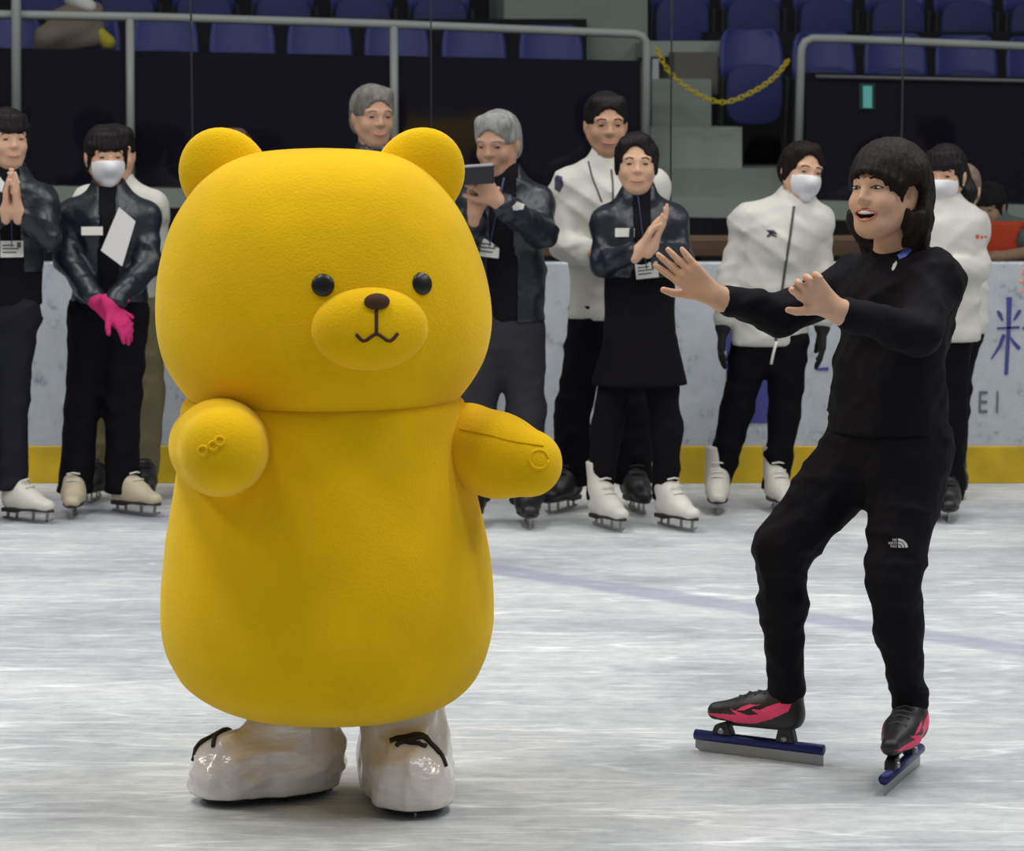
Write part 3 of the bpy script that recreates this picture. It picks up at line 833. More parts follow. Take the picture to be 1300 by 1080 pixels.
def figure_skate(style, leather, parent, pos, yaw, size=1.0, lean=0.0):
    key = (style, leather)
    if key not in SK8:
        f = Field((-.09, -.09, .03), (.09, .24, .30), .006)
        f.cap(V(0, -.01, .10), V(0, -.035, .27), .047, .052, .02)
        f.cap(V(0, -.025, .085), V(0, .06, .085), .042, .042, .03)
        f.cap(V(0, .06, .085), V(0, .165, .072), .044, .034, .03, F=V(0, 0, 1), kf=.85)
        f.cap(V(0, -.01, .15), V(0, .09, .095), .042, .036, .03)
        f.cut(V(0, 0, .055), V(0, 0, -1)); f.cut(V(0, 0, .262), V(0, 0, 1))
        boot = f.mesh('skate_boot')
        mb = MB(); n = 26; pts = []
        for i in range(n):
            th = 2*math.pi*i/n; y = math.cos(th); pts.append(V(.043*math.sin(th)*(1 - .12*y), .068 + .135*y, .050))
        mb.prism(pts, V(0, 0, .009)); mb.box((-.03, -.062, .036), (.03, .01, .052))
        sole = bpy.data.meshes.new('skate_sole'); sole.from_pydata(mb.v, [], mb.f)
        mb = MB(); T = V(.005, 0, 0)
        prof = [(-.085, .004), (-.03, .0), (.10, .0), (.175, .006), (.205, .022), (.198, .026), (.17, .015), (.10, .012), (-.08, .013)]
        mb.prism([V(-.0025, y, z) for y, z in prof], T)
        for y0, y1 in ((-.055, -.05), (-.005, .0), (.088, .092), (.165, .172)):
            mb.prism([V(-.0025, y0 - .006, .008), V(-.0025, y0 + .008, .008), V(-.0025, y1 + .007, .05), V(-.0025, y1 - .007, .05)], T)
        blade = bpy.data.meshes.new('skate_blade'); blade.from_pydata(mb.v, [], mb.f)
        mb = MB()
        for i in range(5):
            y, z = .10 - .024*i, .118 + .026*i
            mb.tube([V(-.026, y, z), V(0, y + .012, z + .006), V(.026, y, z)], .0035, 5)
        lace = bpy.data.meshes.new('skate_lace'); lace.from_pydata(mb.v, [], mb.f)
        boot.materials.append(M[leather]); sole.materials.append(M['darksole']); blade.materials.append(M['steel'])
        lace.materials.append(M['lace'] if 'black' in leather else M['cord'])
        SK8[key] = (boot, sole, blade, lace)
    boot, sole, blade, lace = SK8[key]
    # a skate stays a child of its wearer: boot mesh with sole, blade and laces under it
    o = bpy.data.objects.new('skate', boot); COL.objects.link(o)
    F = yaw_vec(yaw); R = np.cross(F, V(0, 0, 1))
    m = Matrix(((R[0], F[0], 0, pos[0]), (R[1], F[1], 0, pos[1]), (0, 0, 1, pos[2]), (0, 0, 0, 1))) @ Matrix.Diagonal((size, size, size, 1))
    o.parent = parent; o.matrix_parent_inverse = wmat(parent).inverted(); o.matrix_basis = m
    for nm, me in (('sole', sole), ('blade', blade), ('lace', lace)):
        c = bpy.data.objects.new(nm, me); COL.objects.link(c); c.parent = o
    return o
SK8 = {}

def card(parent, p, ax, w, h, name='name_badge', m='card', printed=True, strap_to=None):
    R, F, U = ax; p = np.asarray(p, float)
    mb = MB(); c = [p - R*w/2 - U*h/2, p + R*w/2 - U*h/2, p + R*w/2 + U*h/2, p - R*w/2 + U*h/2]
    mb.prism(c, F*.003); o = mb.build(name, M[m], parent, smooth=False)
    if printed:
        mb = MB()
        for x0, x1, z in ((-.4, .1, .22), (-.4, .3, .02), (-.4, .2, -.2)):
            q = p + F*.0034 - U*0
            mb.prism([q - R*w*x0*1 + U*h*(z - .04), q - R*w*x1 + U*h*(z - .04), q - R*w*x1 + U*h*(z + .04), q - R*w*x0 + U*h*(z + .04)], F*.0006)
        q = p + F*.0034
        mb.prism([q - R*w*.22 + U*h*.08, q - R*w*.4 + U*h*.08, q - R*w*.4 + U*h*.42, q - R*w*.22 + U*h*.42], F*.0006)
        mb.build('printed_lines', M['print'], o, smooth=False)
    if strap_to is not None:
        for sp in strap_to:
            mb = MB(); mb.tube([p + U*h/2, p + U*(h/2 + .03)], .004, 5) if sp is None else mb.tube(sp, .005, 5, flat=.4)
            mb.build('strap', M['strap'], parent)
    return o

def surf_line(f, pts, r, lift=.001, d=None):
    """points pushed along d onto a garment's surface"""
    out = []
    for p in pts:
        h = f.hit(np.asarray(p) - d*.35, d, .7)
        if h is not None: out.append(h - d*lift)
    return out

def person(label, Y, J, group='people standing along the rink boards', cat='person', yaw=0, u=1.0, head=None, hair='tied', hairmat='blackhair',
           skin='skin', jacket='navy', jhem=None, jgrow=.022, under=None, pants='blackpants', flare=.0, skates=None, skate_leather='whiteskate',
           hands=None, gloves=None, mask=False, smile=False, skirt=None, legr=(.088, .064, .055), sleeve=(.053, .050, .042), collar=True, wide=1.0,
           base=None, inset=0, below=None, wr=.0032, sleeve_stop=.035):
    """J: joints in picture pixels with a depth step (px, py, dy)"""
    j = {}
    for kx, v in J.items(): j[kx] = P(v[0], v[1], Y + (v[2] if len(v) > 2 else 0))
    j['u'] = u; j['yaw'] = yaw
    for q_ in ('sa', 'sb'): j[q_] = j[q_] - V(0, 0, .018)
    if base is None: base = V(j['pelvis'][0], Y, 0)
    root = empty('person', base, label, cat, group)
    hx = head; H = Head(P(hx['at'][0], hx['at'][1], Y + hx.get('dy', 0)), hx.get('yaw', yaw), hx.get('pitch', 0), hx.get('roll', 0), hx.get('size', .98)*u)
    allp = [v for kx, v in j.items() if kx not in ('u', 'yaw')] + [H.c]
    fine = [(H.c - .125*H.s, H.c + .125*H.s, .0052)]
    if hands:
        for hd in hands: fine.append((j['w'+hd['side']] + hd['d']*.085*u - .10*u, j['w'+hd['side']] + hd['d']*.085*u + .10*u, .0055))
    lo, hi = bounds(allp, .16); lo[2] = max(lo[2], -.02)
    f = Field(lo, hi, .011, fine)
    torso(f, j, -.012); arms(f, j, .040*u, .036*u, .027*u)
    for s_ in ('a', 'b'):
        f.cap(j['h'+s_], j['k'+s_], .064*u, .045*u, .05); f.cap(j['k'+s_], j['f'+s_], .043*u, .028*u, .02)
    add_head(f, H, j['neck'])
    if hands and not gloves:
        for hd in hands: add_hand(f, j['w'+hd['side']], hd['d'], hd['n'], hd.get('t', 1), hd.get('s', .98)*u, hd.get('curl', .25), hd.get('spread', .08), fan=hd.get('fan'))
    body = link('body', f.mesh('person_body'), [M[skin], M['lips'], M['mouth']], root)
    # face
    for sx in (-1, 1):
        h = f.hit(H.p(sx*.031, .2, .005), -H.F, .3)
        if h is not None:
            mb = MB(); mb.ball(h - H.F*.003, V(.0125, .006, .0050)*H.s, H.ax(), 10, 6); mb.build('eye', M['iris'], root)
        mb = MB(); bar(mb, f, H, [(sx*.048, .024), (sx*.034, .030), (sx*.016, .027)], .0028*H.s)
        if mb.v: mb.build('eyebrow', M[hairmat], root)
    if not mask:
        mb = MB(); dz = .004 if smile else 0
        bar(mb, f, H, [(-.024, -.062 + dz), (-.012, -.064), (0, -.0645), (.012, -.064), (.024, -.062 + dz)], .0042*H.s)
        if mb.v: mb.build('lips', M['lips'], root)
    else:
        q = Field(H.c - .14, H.c + .14, .0045); A = H.ax()
        q.ell(H.p(0, .034, -.040), V(.073, .076, .078)*H.s, A, 0); q.cap(H.p(0, .07, -.015), H.p(0, .110, -.035), .026*H.s, .020*H.s, .04*H.s)
        q.cap(H.p(0, .05, -.07), H.p(0, .072, -.098), .038*H.s, .026*H.s, .02)
        q.cut(H.p(0, .1, -.006), nrm(H.U - H.F*.12), .006); q.cut(H.p(0, .042, -.0), nrm(-H.F - H.U*.15), .006); q.cut(H.p(0, 0, -.118), -H.U, .006)
        mk = link('face_mask', q.mesh('face_mask'), M['mask'], root)
        for sx in (-1, 1):
            mb = MB(); mb.tube(spline([H.p(sx*.064, .036, -.012), H.p(sx*.078, .01, .008), H.p(sx*.084, -.018, -.004), H.p(sx*.076, .005, -.045), H.p(sx*.058, .038, -.06)], 12), .0018, 5)
            mb.build('ear_loop', M['mask'], mk)
    hf = hair_field(H, hair, .0055); link('hair', hf.mesh('hair'), M[hairmat], root)
    # jacket
    n = yaw_vec(yaw)
    lo, hi = bounds([j[x] for x in ('pelvis', 'neck', 'sa', 'sb', 'ea', 'eb', 'wa', 'wb')], .19)
    jf = Field(lo, hi, .010)
    torso(jf, j, jgrow, wide)
    if inset: shirt_f = Field(lo, hi, .010); torso(shirt_f, j, .013, wide)
    if jhem:
        ph = P(jhem[0], jhem[1], Y)
        jf.cap(j['waist'], V(j['pelvis'][0], j['pelvis'][1], ph[2] - .05), .112*wide*u + jgrow, .122*wide*u + jgrow, .03, F=n, kf=.72)
        if inset: shirt_f.cap(j['waist'], V(j['pelvis'][0], j['pelvis'][1], ph[2] - .05), .110*wide*u + .013, .118*wide*u + .013, .03, F=n, kf=.72)
    if collar:
        jf.cap(j['neck'] - V(0, 0, .02), j['neck'] + V(0, 0, .035) + n*.002, .068*u, .062*u, .012)
    jf.fold(.0075, 22, seed=int(Y*500) % 977 + 3, dirs=V(.5, .5, 1)); jf.wrinkle(wr*.6, 60, seed=int(abs(Y*1000 + j['neck'][0]*777)) % 9999, dirs=V(.6, .6, 1.0))
    if inset:
        R_ = np.cross(n, V(0, 0, 1)); c0 = j['chest']; bt = j['pelvis'][2]
        for z0, wd in ((j['neck'][2] + .02, inset), ((c0[2] + bt)/2, inset*1.3)):
            cc = V(c0[0], c0[1], z0 - .17) + n*.26
            jf.box(cc, V(wd, .25, .24), (R_, n, V(0, 0, 1)), .005, .004, mode='s', mi=None)
    if collar:
        jf.cap(j['neck'] + V(0, 0, .0), j['neck'] + V(0, 0, .12) + n*.02, .050*u, .056*u, .004, mode='s', mi=None)
    if jhem: jf.cut(P(jhem[0], below or jhem[1], Y), V(0, 0, -1), .006)
    af = Field(lo, hi, .010)
    arms(af, j, sleeve[0]*u, sleeve[1]*u, sleeve[2]*u, stop=sleeve_stop)
    af.fold(.0065, 30, seed=int(Y*300) % 877 + 5, dirs=V(.4, .4, 1)); af.wrinkle(wr*.6, 75, seed=int(abs(Y*800 + j['neck'][0]*333)) % 9999, dirs=V(.6, .6, 1.0))
    kk = .02; h_ = np.maximum(kk - np.abs(jf.f - af.f), 0)/kk; jf.f = np.minimum(jf.f, af.f) - h_*h_*kk*.25
    if inset:
        shirt_f.cap(j['neck'] - V(0, 0, .02), j['neck'] + V(0, 0, .028), .058*u, .054*u, .012)
        shirt_f.cut(P(jhem[0], jhem[1], Y), V(0, 0, -1), .006)
        link('shirt', shirt_f.mesh('shirt'), M['blacktop'], root)
    jk = link('jacket', jf.mesh('jacket', 1), [M[jacket], M['blacktop']], root)
    # trousers
    lo, hi = bounds([j[x] for x in ('pelvis', 'ha', 'hb', 'ka', 'kb', 'fa', 'fb')], .2); lo[2] = max(.03, lo[2])
    tf = Field(lo, hi, .010)
    tf.cap(j['pelvis'] + V(0, 0, .06), j['pelvis'] - V(0, 0, .03), .128*u, .135*u, .04, F=n, kf=.74)
    for s_ in ('a', 'b'):
        tf.cap(j['h'+s_], j['k'+s_], legr[0]*u, legr[1]*u, .04, F=n, kf=.95); tf.cap(j['k'+s_], j['f'+s_], legr[1]*u, (legr[2] + flare)*u, .03)
    tf.fold(.006, 26, seed=int(Y*400) % 777 + 1, dirs=V(.5, .5, 1)); tf.wrinkle(.002, 55, seed=int(abs(Y*991 + j['neck'][0]*577)) % 9999)
    for s_ in ('a', 'b'):
        c = j['f'+s_]; tf.cut(c + V(0, 0, -.012), V(0, 0, -1), .004, c - V(.12, .12, .12), c + V(.12, .12, .05))
    link('trousers', tf.mesh('trousers', 1), M[pants], root)
    if skirt:
        lo, hi = bounds([j['pelvis'], j['ha'], j['hb']], .32); sf = Field(lo, hi, .009)
        z0 = P(650, skirt, Y)[2]; sf.cap(j['pelvis'] + V(0, 0, .04), V(j['pelvis'][0], j['pelvis'][1], z0 - .06), .13*u, .205*u, .03, F=n, kf=.74)
        sf.wrinkle(.004, 26, 5, dirs=V(1, 1, .15)); sf.cut(V(0, 0, z0), V(0, 0, -1), .004); link('skirt', sf.mesh('skirt'), M['blackpants'], root)
    if gloves:
        for hd in hands:
            w_ = j['w'+hd['side']]; gf = Field(w_ - .24*u, w_ + .24*u, .006)
            add_hand(gf, w_, hd['d'], hd['n'], hd.get('t', 1), 1.0*u, hd.get('curl', .3), hd.get('spread', .05), fat=1.2)
            e_ = j['e'+hd['side']]; gf.cap(w_, w_ + nrm(e_ - w_)*.05, .034*u, .038*u, .01)
            link('glove', gf.mesh('glove'), M[gloves], root)
    if skates:
        for (px, py, yw, dy), s_ in zip(skates, 'ab'):
            c = j['f'+s_] + yaw_vec(yw)*.024; figure_skate('figure', skate_leather, root, V(c[0], c[1], 0.0005), yw, u)
    return dict(root=root, j=j, H=H, f=f, jf=Both(jf, shirt_f if inset else None), tf=tf, jk=jk, n=n, R=np.cross(n, V(0, 0, 1)))

def Yg(px, py): return float(G(px, py)[1])
def badge_at(pp, px, py, w=.085, h=.062, name='name_badge', printed=True, lanyard=False, roll=0):
    """a card lying on the jacket where the sight line to (px, py) meets it"""
    Yq = float(pp['root'].location[1]); q = P(px, py, Yq); d = nrm(q - ORG)
    h_ = pp['jf'].hit(q - d*.5, d, 1.0)
    if h_ is None: h_ = q - d*.13
    F = nrm(pp['n']*.9 - d*.3); U = nrm(V(0, 0, 1) - F*F[2]); R = np.cross(F, U)
    if roll: a = math.radians(roll); R, U = R*math.cos(a) + U*math.sin(a), U*math.cos(a) - R*math.sin(a)
    sp = None
    p = h_ + F*.006
    if lanyard:
        H_ = pp['jf']; out = []
        for t in np.linspace(0, 1, 6):
            qx = q + (pp['j']['neck'] + V(0, 0, .0) - q)*t; hh = H_.hit(qx - d*.5, d, 1.0)
            if hh is not None: out.append(hh - d*.004)
        sp = [[p + U*h/2] + out] if len(out) > 1 else [None]
    return card(pp['root'], p, (R, F, U), w, h, name, printed=printed, strap_to=sp)
def seam_line(pp, pts, m, r=.004, name='piping'):
    Yq = float(pp['root'].location[1]); out = []
    for px, py in spline(pts, 14):
        q = P(px, py, Yq); d = nrm(q - ORG); h_ = pp['jf'].hit(q - d*.5, d, 1.0)
        if h_ is not None: out.append(h_ - d*.0015)
    if len(out) > 1:
        mb = MB(); mb.tube(out, r, 6); return mb.build(name, M[m], pp['jk'])
def in_poly(p, poly):
    x, y = p; r = False; n = len(poly)
    for i in range(n):
        (x0, y0), (x1, y1) = poly[i], poly[i-1]
        if (y0 > y) != (y1 > y) and x < (x1-x0)*(y-y0)/(y1-y0)+x0: r = not r
    return r
def decal(field, polys, to_ray, step, lift, name, m, parent):
    """print: the cells inside the polygons (2D), each corner carried along its ray onto the surface"""
    mb = MB(); cache = {}
    for poly in polys:
        xs = [p[0] for p in poly]; ys = [p[1] for p in poly]
        nx = int((max(xs)-min(xs))/step)+1; ny = int((max(ys)-min(ys))/step)+1
        for i in range(nx):
            for k in range(ny):
                x, y = min(xs)+i*step, min(ys)+k*step
                if not in_poly((x+step/2, y+step/2), poly): continue
                q = []
                for c in ((x,y),(x+step,y),(x+step,y+step),(x,y+step)):
                    key = (round(c[0], 5), round(c[1], 5))
                    if key not in cache:
                        o, d = to_ray(*c); h = field.hit(o, d, .9); cache[key] = None if h is None else h - nrm(d)*lift
                    q.append(cache[key])
                if all(v is not None for v in q): mb.add(q, [(0,1,2,3)])
    if not mb.v: return None
    return mb.build(name, M[m], parent)
def px_ray(Yq):
    return lambda px, py: (P(px, py, Yq - .4), ray(px, py))

class Both:
    """nearest hit on the jacket or the shirt under it"""
    def __init__(s, *fs): s.fs = [f for f in fs if f is not None]
    def hit(s, o, d, tmax=.6):
        hs = [h for h in (f.hit(o, d, tmax) for f in s.fs) if h is not None]
        return min(hs, key=lambda h: np.linalg.norm(h - o)) if hs else None
def patch(pp, polys, m, name):
    """flat print laid on the garment: polygons in picture pixels"""
    return decal(pp['jf'], polys, px_ray(float(pp['root'].location[1])), 1.0, .0025, name, m, pp['jk'])
UPV = V(0, 0, 1)
# person at the far left, clapping
Y = Yg(15, 660)
a = person('person at far left clapping, dark navy jacket with white collar, white skates', Y,
    dict(pelvis=(8, 385), waist=(10, 330), chest=(12, 275), neck=(14, 224), sa=(-28, 250), sb=(52, 250), ea=(-38, 305, -.05), eb=(62, 303, -.10),
         wa=(8, 268, -.22), wb=(22, 268, -.22), ha=(-15, 395), hb=(22, 395), ka=(-25, 510), kb=(16, 510), fa=(-30, 622), fb=(16, 618)),
    yaw=12, u=.98, inset=.035, below=345, head=dict(at=(10, 176), yaw=25, pitch=4), hair='bangs', jhem=(10, 388), pants='navypants', flare=.012,
    hands=[dict(side='a', d=nrm(V(.06, -.1, 1)), n=V(1, 0, .05), t=1), dict(side='b', d=nrm(V(-.02, -.1, 1)), n=V(-1, 0, .05), t=-1)],
    skates=[(-34, 652, 20, 0), (8, 652, 55, 0)])
badge_at(a, 15, 316, .09, .065, lanyard=True)
patch(a, [[(-2, 222), (6, 232), (2, 245), (-6, 235)], [(20, 216), (25, 232), (22, 240), (17, 228)]], 'logo', 'shirt_collar')
# masked person with pink gloves
Y = Yg(125, 651)
bq = person('masked person in navy jacket wearing bright pink gloves, black flared trousers', Y,
    dict(pelvis=(138, 385), waist=(138, 340), chest=(138, 290), neck=(138, 243), sa=(94, 268), sb=(182, 268), ea=(86, 330, -.06), eb=(188, 335, -.06),
         wa=(122, 382, -.22), wb=(140, 388, -.26), ha=(115, 400), hb=(160, 400), ka=(105, 510), kb=(157, 510), fa=(95, 622), fb=(155, 622)),
    yaw=6, u=1.0, inset=.03, head=dict(at=(134, 198), yaw=20, pitch=6), hair='bangs', mask=True, jhem=(138, 385), flare=.022, legr=(.098, .07, .052),
    gloves='pinkglove', hands=[dict(side='a', d=nrm(V(.8, -.25, -.6)), n=V(.2, 1, -.1), t=1), dict(side='b', d=nrm(V(.55, -.2, -.75)), n=V(-.6, .6, -.5), t=-1)],
    skates=[(92, 656, 5, .03), (148, 656, 50, 0)], skate_leather='beigeskate', sleeve=(.058, .057, .048))
badge_at(bq, 117, 293, .085, .034, 'name_tag', printed=False)
# paper held under the arm
q = P(152, 300, Y - .17); d = nrm(V(.42, -.1, .9)); r_ = nrm(V(.9, -.2, -.45)); mb = MB()
pts = [P(128, 318, Y-.215), P(155, 338, Y-.215), P(172, 281, Y-.215), P(151, 263, Y-.215)]
mb.prism(pts, V(0, .004, 0)); tag(mb.build('paper_sheet', M['paper'], smooth=False), 'white paper sheet held upright against the chest of pink-gloved person', 'paper')
# person behind, white jacket and khaki trousers
Y = Yg(155, 633)
c = person('person in white jacket and khaki trousers standing behind the pink-gloved person', Y,
    dict(pelvis=(160, 378), waist=(158, 330), chest=(155, 280), neck=(150, 236), sa=(112, 250), sb=(194, 256), ea=(112, 315), eb=(201, 318), wa=(125, 372, -.06), wb=(203, 372),
         ha=(142, 395), hb=(178, 395), ka=(128, 505), kb=(186, 505), fa=(124, 600), fb=(183, 600)),
    yaw=8, u=1.02, head=dict(at=(146, 196), yaw=15), hair='man', jacket='white', jhem=(155, 378), pants='khaki', legr=(.095, .072, .066),
    skates=[(124, 634, -5, 0), (184, 633, 10, 0)], skate_leather='blackskate')
# head just above the costume
Y = Yg(300, 640)
person('person with reddish brown hair mostly hidden behind the big yellow costume', Y,
    dict(pelvis=(300, 385), waist=(300, 335), chest=(300, 290), neck=(300, 244), sa=(258, 262), sb=(342, 262), ea=(255, 320), eb=(345, 320), wa=(262, 375), wb=(338, 375),
         ha=(282, 400), hb=(318, 400), ka=(282, 510), kb=(318, 510), fa=(282, 618), fb=(318, 618)),
    yaw=5, u=.97, head=dict(at=(297, 200), yaw=15), hair='tied', hairmat='redhair', jhem=(300, 390),
    skates=[(282, 642, 0, 0), (318, 642, 0, 0)])
Y = Yg(475, 640)
person('grey-haired smiling person in dark jacket, only head seen above the yellow costume', Y,
    dict(pelvis=(476, 375), waist=(476, 320), chest=(476, 260), neck=(474, 196), sa=(428, 220), sb=(524, 220), ea=(424, 290), eb=(528, 290), wa=(432, 350), wb=(520, 350),
         ha=(456, 390), hb=(496, 390), ka=(456, 505), kb=(496, 505), fa=(456, 615), fb=(496, 615)),
    yaw=8, u=1.06, head=dict(at=(473, 148), yaw=22, pitch=4), hair='man', hairmat='greyhair', skin='skin_tan', smile=True, jhem=(476, 390), pants='navypants',
    skates=[(456, 641, 0, 0), (496, 641, 0, 0)], skate_leather='blackskate')
# person with the phone
Y = Yg(640, 664)
F_ = person('grey-haired person in shiny navy jacket photographing with a raised phone', Y,
    dict(pelvis=(642, 405), waist=(644, 345), chest=(645, 285), neck=(640, 226), sa=(602, 250), sb=(682, 252), ea=(590, 312, -.1), eb=(688, 296, -.10),
         wa=(603, 270, -.34), wb=(632, 256, -.36), ha=(618, 420), hb=(660, 418), ka=(604, 530), kb=(668, 525), fa=(602, 632), fb=(668, 636)),
    yaw=-14, u=1.04, inset=.045, head=dict(at=(632, 182), yaw=-22, pitch=12), hair='man', hairmat='silverhair', skin='skin_tan', jhem=(642, 408), pants='greypants', flare=.008,
    legr=(.1, .074, .06), sleeve=(.058, .057, .048),
    hands=[dict(side='a', d=nrm(V(.1, -.1, 1)), n=V(.3, -.8, 0), t=1, curl=.5), dict(side='b', d=nrm(V(-.62, -.15, .75)), n=V(-.25, .95, -.1), t=1, curl=.2, fan=(.45, .15, -.1, -.3))],
    skates=[(604, 664, -5, .0), (668, 664, 4, 0)], skate_leather='blackskate')
badge_at(F_, 621, 315, .085, .07, lanyard=True, roll=6)
patch(F_, [[(650, 262), (657, 256), (666, 259), (664, 266), (652, 267)]], 'logo', 'sleeve_emblem')
k = empty('phone', P(610, 222, Y - .40), 'dark phone held up in both hands of the grey-haired person', 'phone')
A = head_axes(-16, -12, 4); cph = P(604, 222, Y - .415)
def obox(name, c, half, A, m, parent, bevel=.004):
    mb = MB(); pts = []
    for sx, sy, sz in ((-1,-1,-1),(1,-1,-1),(1,1,-1),(-1,1,-1),(-1,-1,1),(1,-1,1),(1,1,1),(-1,1,1)):
        pts.append(np.asarray(c) + A[0]*half[0]*sx + A[1]*half[1]*sy + A[2]*half[2]*sz)
    mb.add(pts, [(0,3,2,1),(4,5,6,7),(0,1,5,4),(1,2,6,5),(2,3,7,6),(3,0,4,7)])
    return mb.build(name, M[m], parent, smooth=False, bevel=bevel)
obox('case', cph, (.072, .006, .037), A, 'phone', k); obox('screen', cph - A[1]*.0075, (.067, .001, .033), A, 'iris', k, 0)
obox('rim', cph + A[2]*.034 + A[0]*.0, (.071, .0075, .006), A, 'phonegrey', k)
# tall person in the white jacket
Y = Yg(760, 646)
g = person('tall person with short dark hair in white jacket, standing behind the clapping person in navy', Y,
    dict(pelvis=(772, 395), waist=(772, 335), chest=(772, 270), neck=(772, 206), sa=(722, 230), sb=(826, 230), ea=(718, 312, -.04), eb=(832, 310, -.02), wa=(752, 322, -.2), wb=(795, 330, -.2),
         ha=(752, 405), hb=(795, 405), ka=(728, 515), kb=(805, 520), fa=(724, 612), fb=(803, 610)),
    yaw=5, u=1.10, head=dict(at=(769, 158), yaw=8, pitch=5, size=.95), hair='man', hairmat='blackhair', skin='skin_tan', jacket='white', jhem=(772, 405), flare=.018,
    legr=(.088, .066, .058), sleeve=(.058, .057, .048), skates=[(714, 644, -25, 0), (803, 646, 10, 0)], skate_leather='blackskate')
patch(g, [[(704, 226), (708, 222), (714, 224), (715, 236), (710, 244), (704, 240)]], 'emblem', 'shoulder_emblem')
seam_line(g, [(747, 205), (752, 225), (758, 240), (764, 256)], 'zip', .004)
seam_line(g, [(776, 215), (778, 235), (778, 258)], 'zip', .004)
# clapping person in navy
Y = Yg(808, 668)
h = person('clapping person in navy jacket and black skirt with white skates, dark hair tied back', Y,
    dict(pelvis=(812, 420), waist=(812, 365), chest=(812, 310), neck=(810, 248), sa=(772, 274), sb=(852, 274), ea=(764, 335, -.06), eb=(866, 330, -.06), wa=(812, 318, -.26), wb=(828, 312, -.26),
         ha=(790, 440), hb=(834, 440), ka=(771, 545), kb=(846, 545), fa=(761, 632), fb=(845, 632)),
    yaw=3, u=.99, inset=.03, below=352, head=dict(at=(808, 208), yaw=0, pitch=2), hair='tied', jhem=(812, 432), skirt=488, legr=(.082, .062, .050), flare=.004,
    hands=[dict(side='a', d=nrm(V(.45, -.1, .85)), n=V(.85, 0, -.4), t=1, s=1.0), dict(side='b', d=nrm(V(.42, -.1, .85)), n=V(-.85, .1, .4), t=-1)],
    skates=[(758, 669, 24, 0), (846, 669, 30, -.02)])
badge_at(h, 821, 343, .088, .062, lanyard=True, roll=-6); badge_at(h, 793, 295, .075, .034, 'name_tag', printed=False)
# masked person in the white jacket
Y = Yg(945, 646)
i_ = person('masked person in white zip jacket with black gloves and black trousers, leaning to one side', Y,
    dict(pelvis=(978, 415), waist=(982, 365), chest=(990, 310), neck=(1010, 256), sa=(950, 274), sb=(1036, 274), ea=(928, 350), eb=(1042, 350, .02), wa=(918, 415, -.03), wb=(1044, 415),
         ha=(955, 435), hb=(1000, 435), ka=(936, 520), kb=(996, 525), fa=(911, 615), fb=(984, 618)),
    yaw=12, u=1.0, head=dict(at=(1017, 218), yaw=22, pitch=4, roll=-8), hair='tied', hairmat='brownhair', mask=True, jacket='white', jhem=(975, 438), jgrow=.03, flare=.004,
    legr=(.088, .066, .052), sleeve=(.058, .057, .048), gloves='blackglove',
    hands=[dict(side='a', d=nrm(V(-.1, 0, -1)), n=V(1, 0, 0), t=-1), dict(side='b', d=nrm(V(0, -.1, -1)), n=V(-1, 0, 0), t=1)],
    skates=[(906, 646, -4, 0), (982, 646, 8, .25)])
seam_line(i_, [(1008, 262), (1003, 300), (997, 340), (990, 390), (985, 432)], 'zip', .006, 'zip')
patch(i_, [[(972, 292), (982, 292), (988, 297), (978, 297)], [(972, 300), (979, 294), (982, 296), (976, 301)], [(979, 297), (986, 299), (986, 301), (978, 299)]], 'darklogo', 'chest_logo')
mb = MB(); mb.tube(spline([P(986, 434, Y-.14), P(982, 448, Y-.15), P(979, 462, Y-.14)], 8), .006, 6); mb.build('drawstring', M['cord'], i_['root'])
# masked person behind the woman in black
Y = Yg(1198, 656)
kq = person('masked person with dark ponytail in white jacket, behind the laughing woman in black', Y,
    dict(pelvis=(1190, 420), waist=(1190, 365), chest=(1192, 305), neck=(1192, 254), sa=(1150, 280), sb=(1228, 280), ea=(1140, 345), eb=(1240, 340, -.03), wa=(1165, 345, -.2), wb=(1200, 342, -.2),
         ha=(1168, 435), hb=(1206, 435), ka=(1168, 530), kb=(1208, 530), fa=(1166, 632), fb=(1204, 632)),
    yaw=-18, u=.99, head=dict(at=(1200, 222), yaw=-24, pitch=6), hair='pony', mask=True, jacket='white', jhem=(1195, 432), jgrow=.034, wide=1.1, flare=.01,
    sleeve=(.058, .057, .048), skates=[(1166, 656, -10, .05), (1198, 656, -8, 0)], skate_leather='blackskate')
patch(kq, [[(1239, 298), (1243, 298), (1243, 303), (1239, 303)], [(1245, 299), (1248, 299), (1248, 303), (1245, 303)], [(1250, 299), (1253, 299), (1253, 302), (1250, 302)]], 'redprint', 'sleeve_print')
# one more behind, almost covered
Y = Yg(1215, 628)
person('person with light brown hair in white, nearly hidden behind the ponytailed masked person', Y,
    dict(pelvis=(1214, 410), waist=(1214, 360), chest=(1214, 305), neck=(1216, 262), sa=(1182, 282), sb=(1236, 276), ea=(1180, 335), eb=(1232, 335), wa=(1185, 390), wb=(1225, 390),
         ha=(1196, 420), hb=(1218, 420), ka=(1196, 520), kb=(1214, 520), fa=(1196, 606), fb=(1212, 606)),
    yaw=-10, u=.9, head=dict(at=(1222, 240), yaw=-20, size=.95), hair='bangs', hairmat='beigehair', jacket='white', jhem=(1214, 425), jgrow=.012,
    skates=[(1195, 630, 0, 0), (1212, 630, 0, 0)], skate_leather='blackskate')
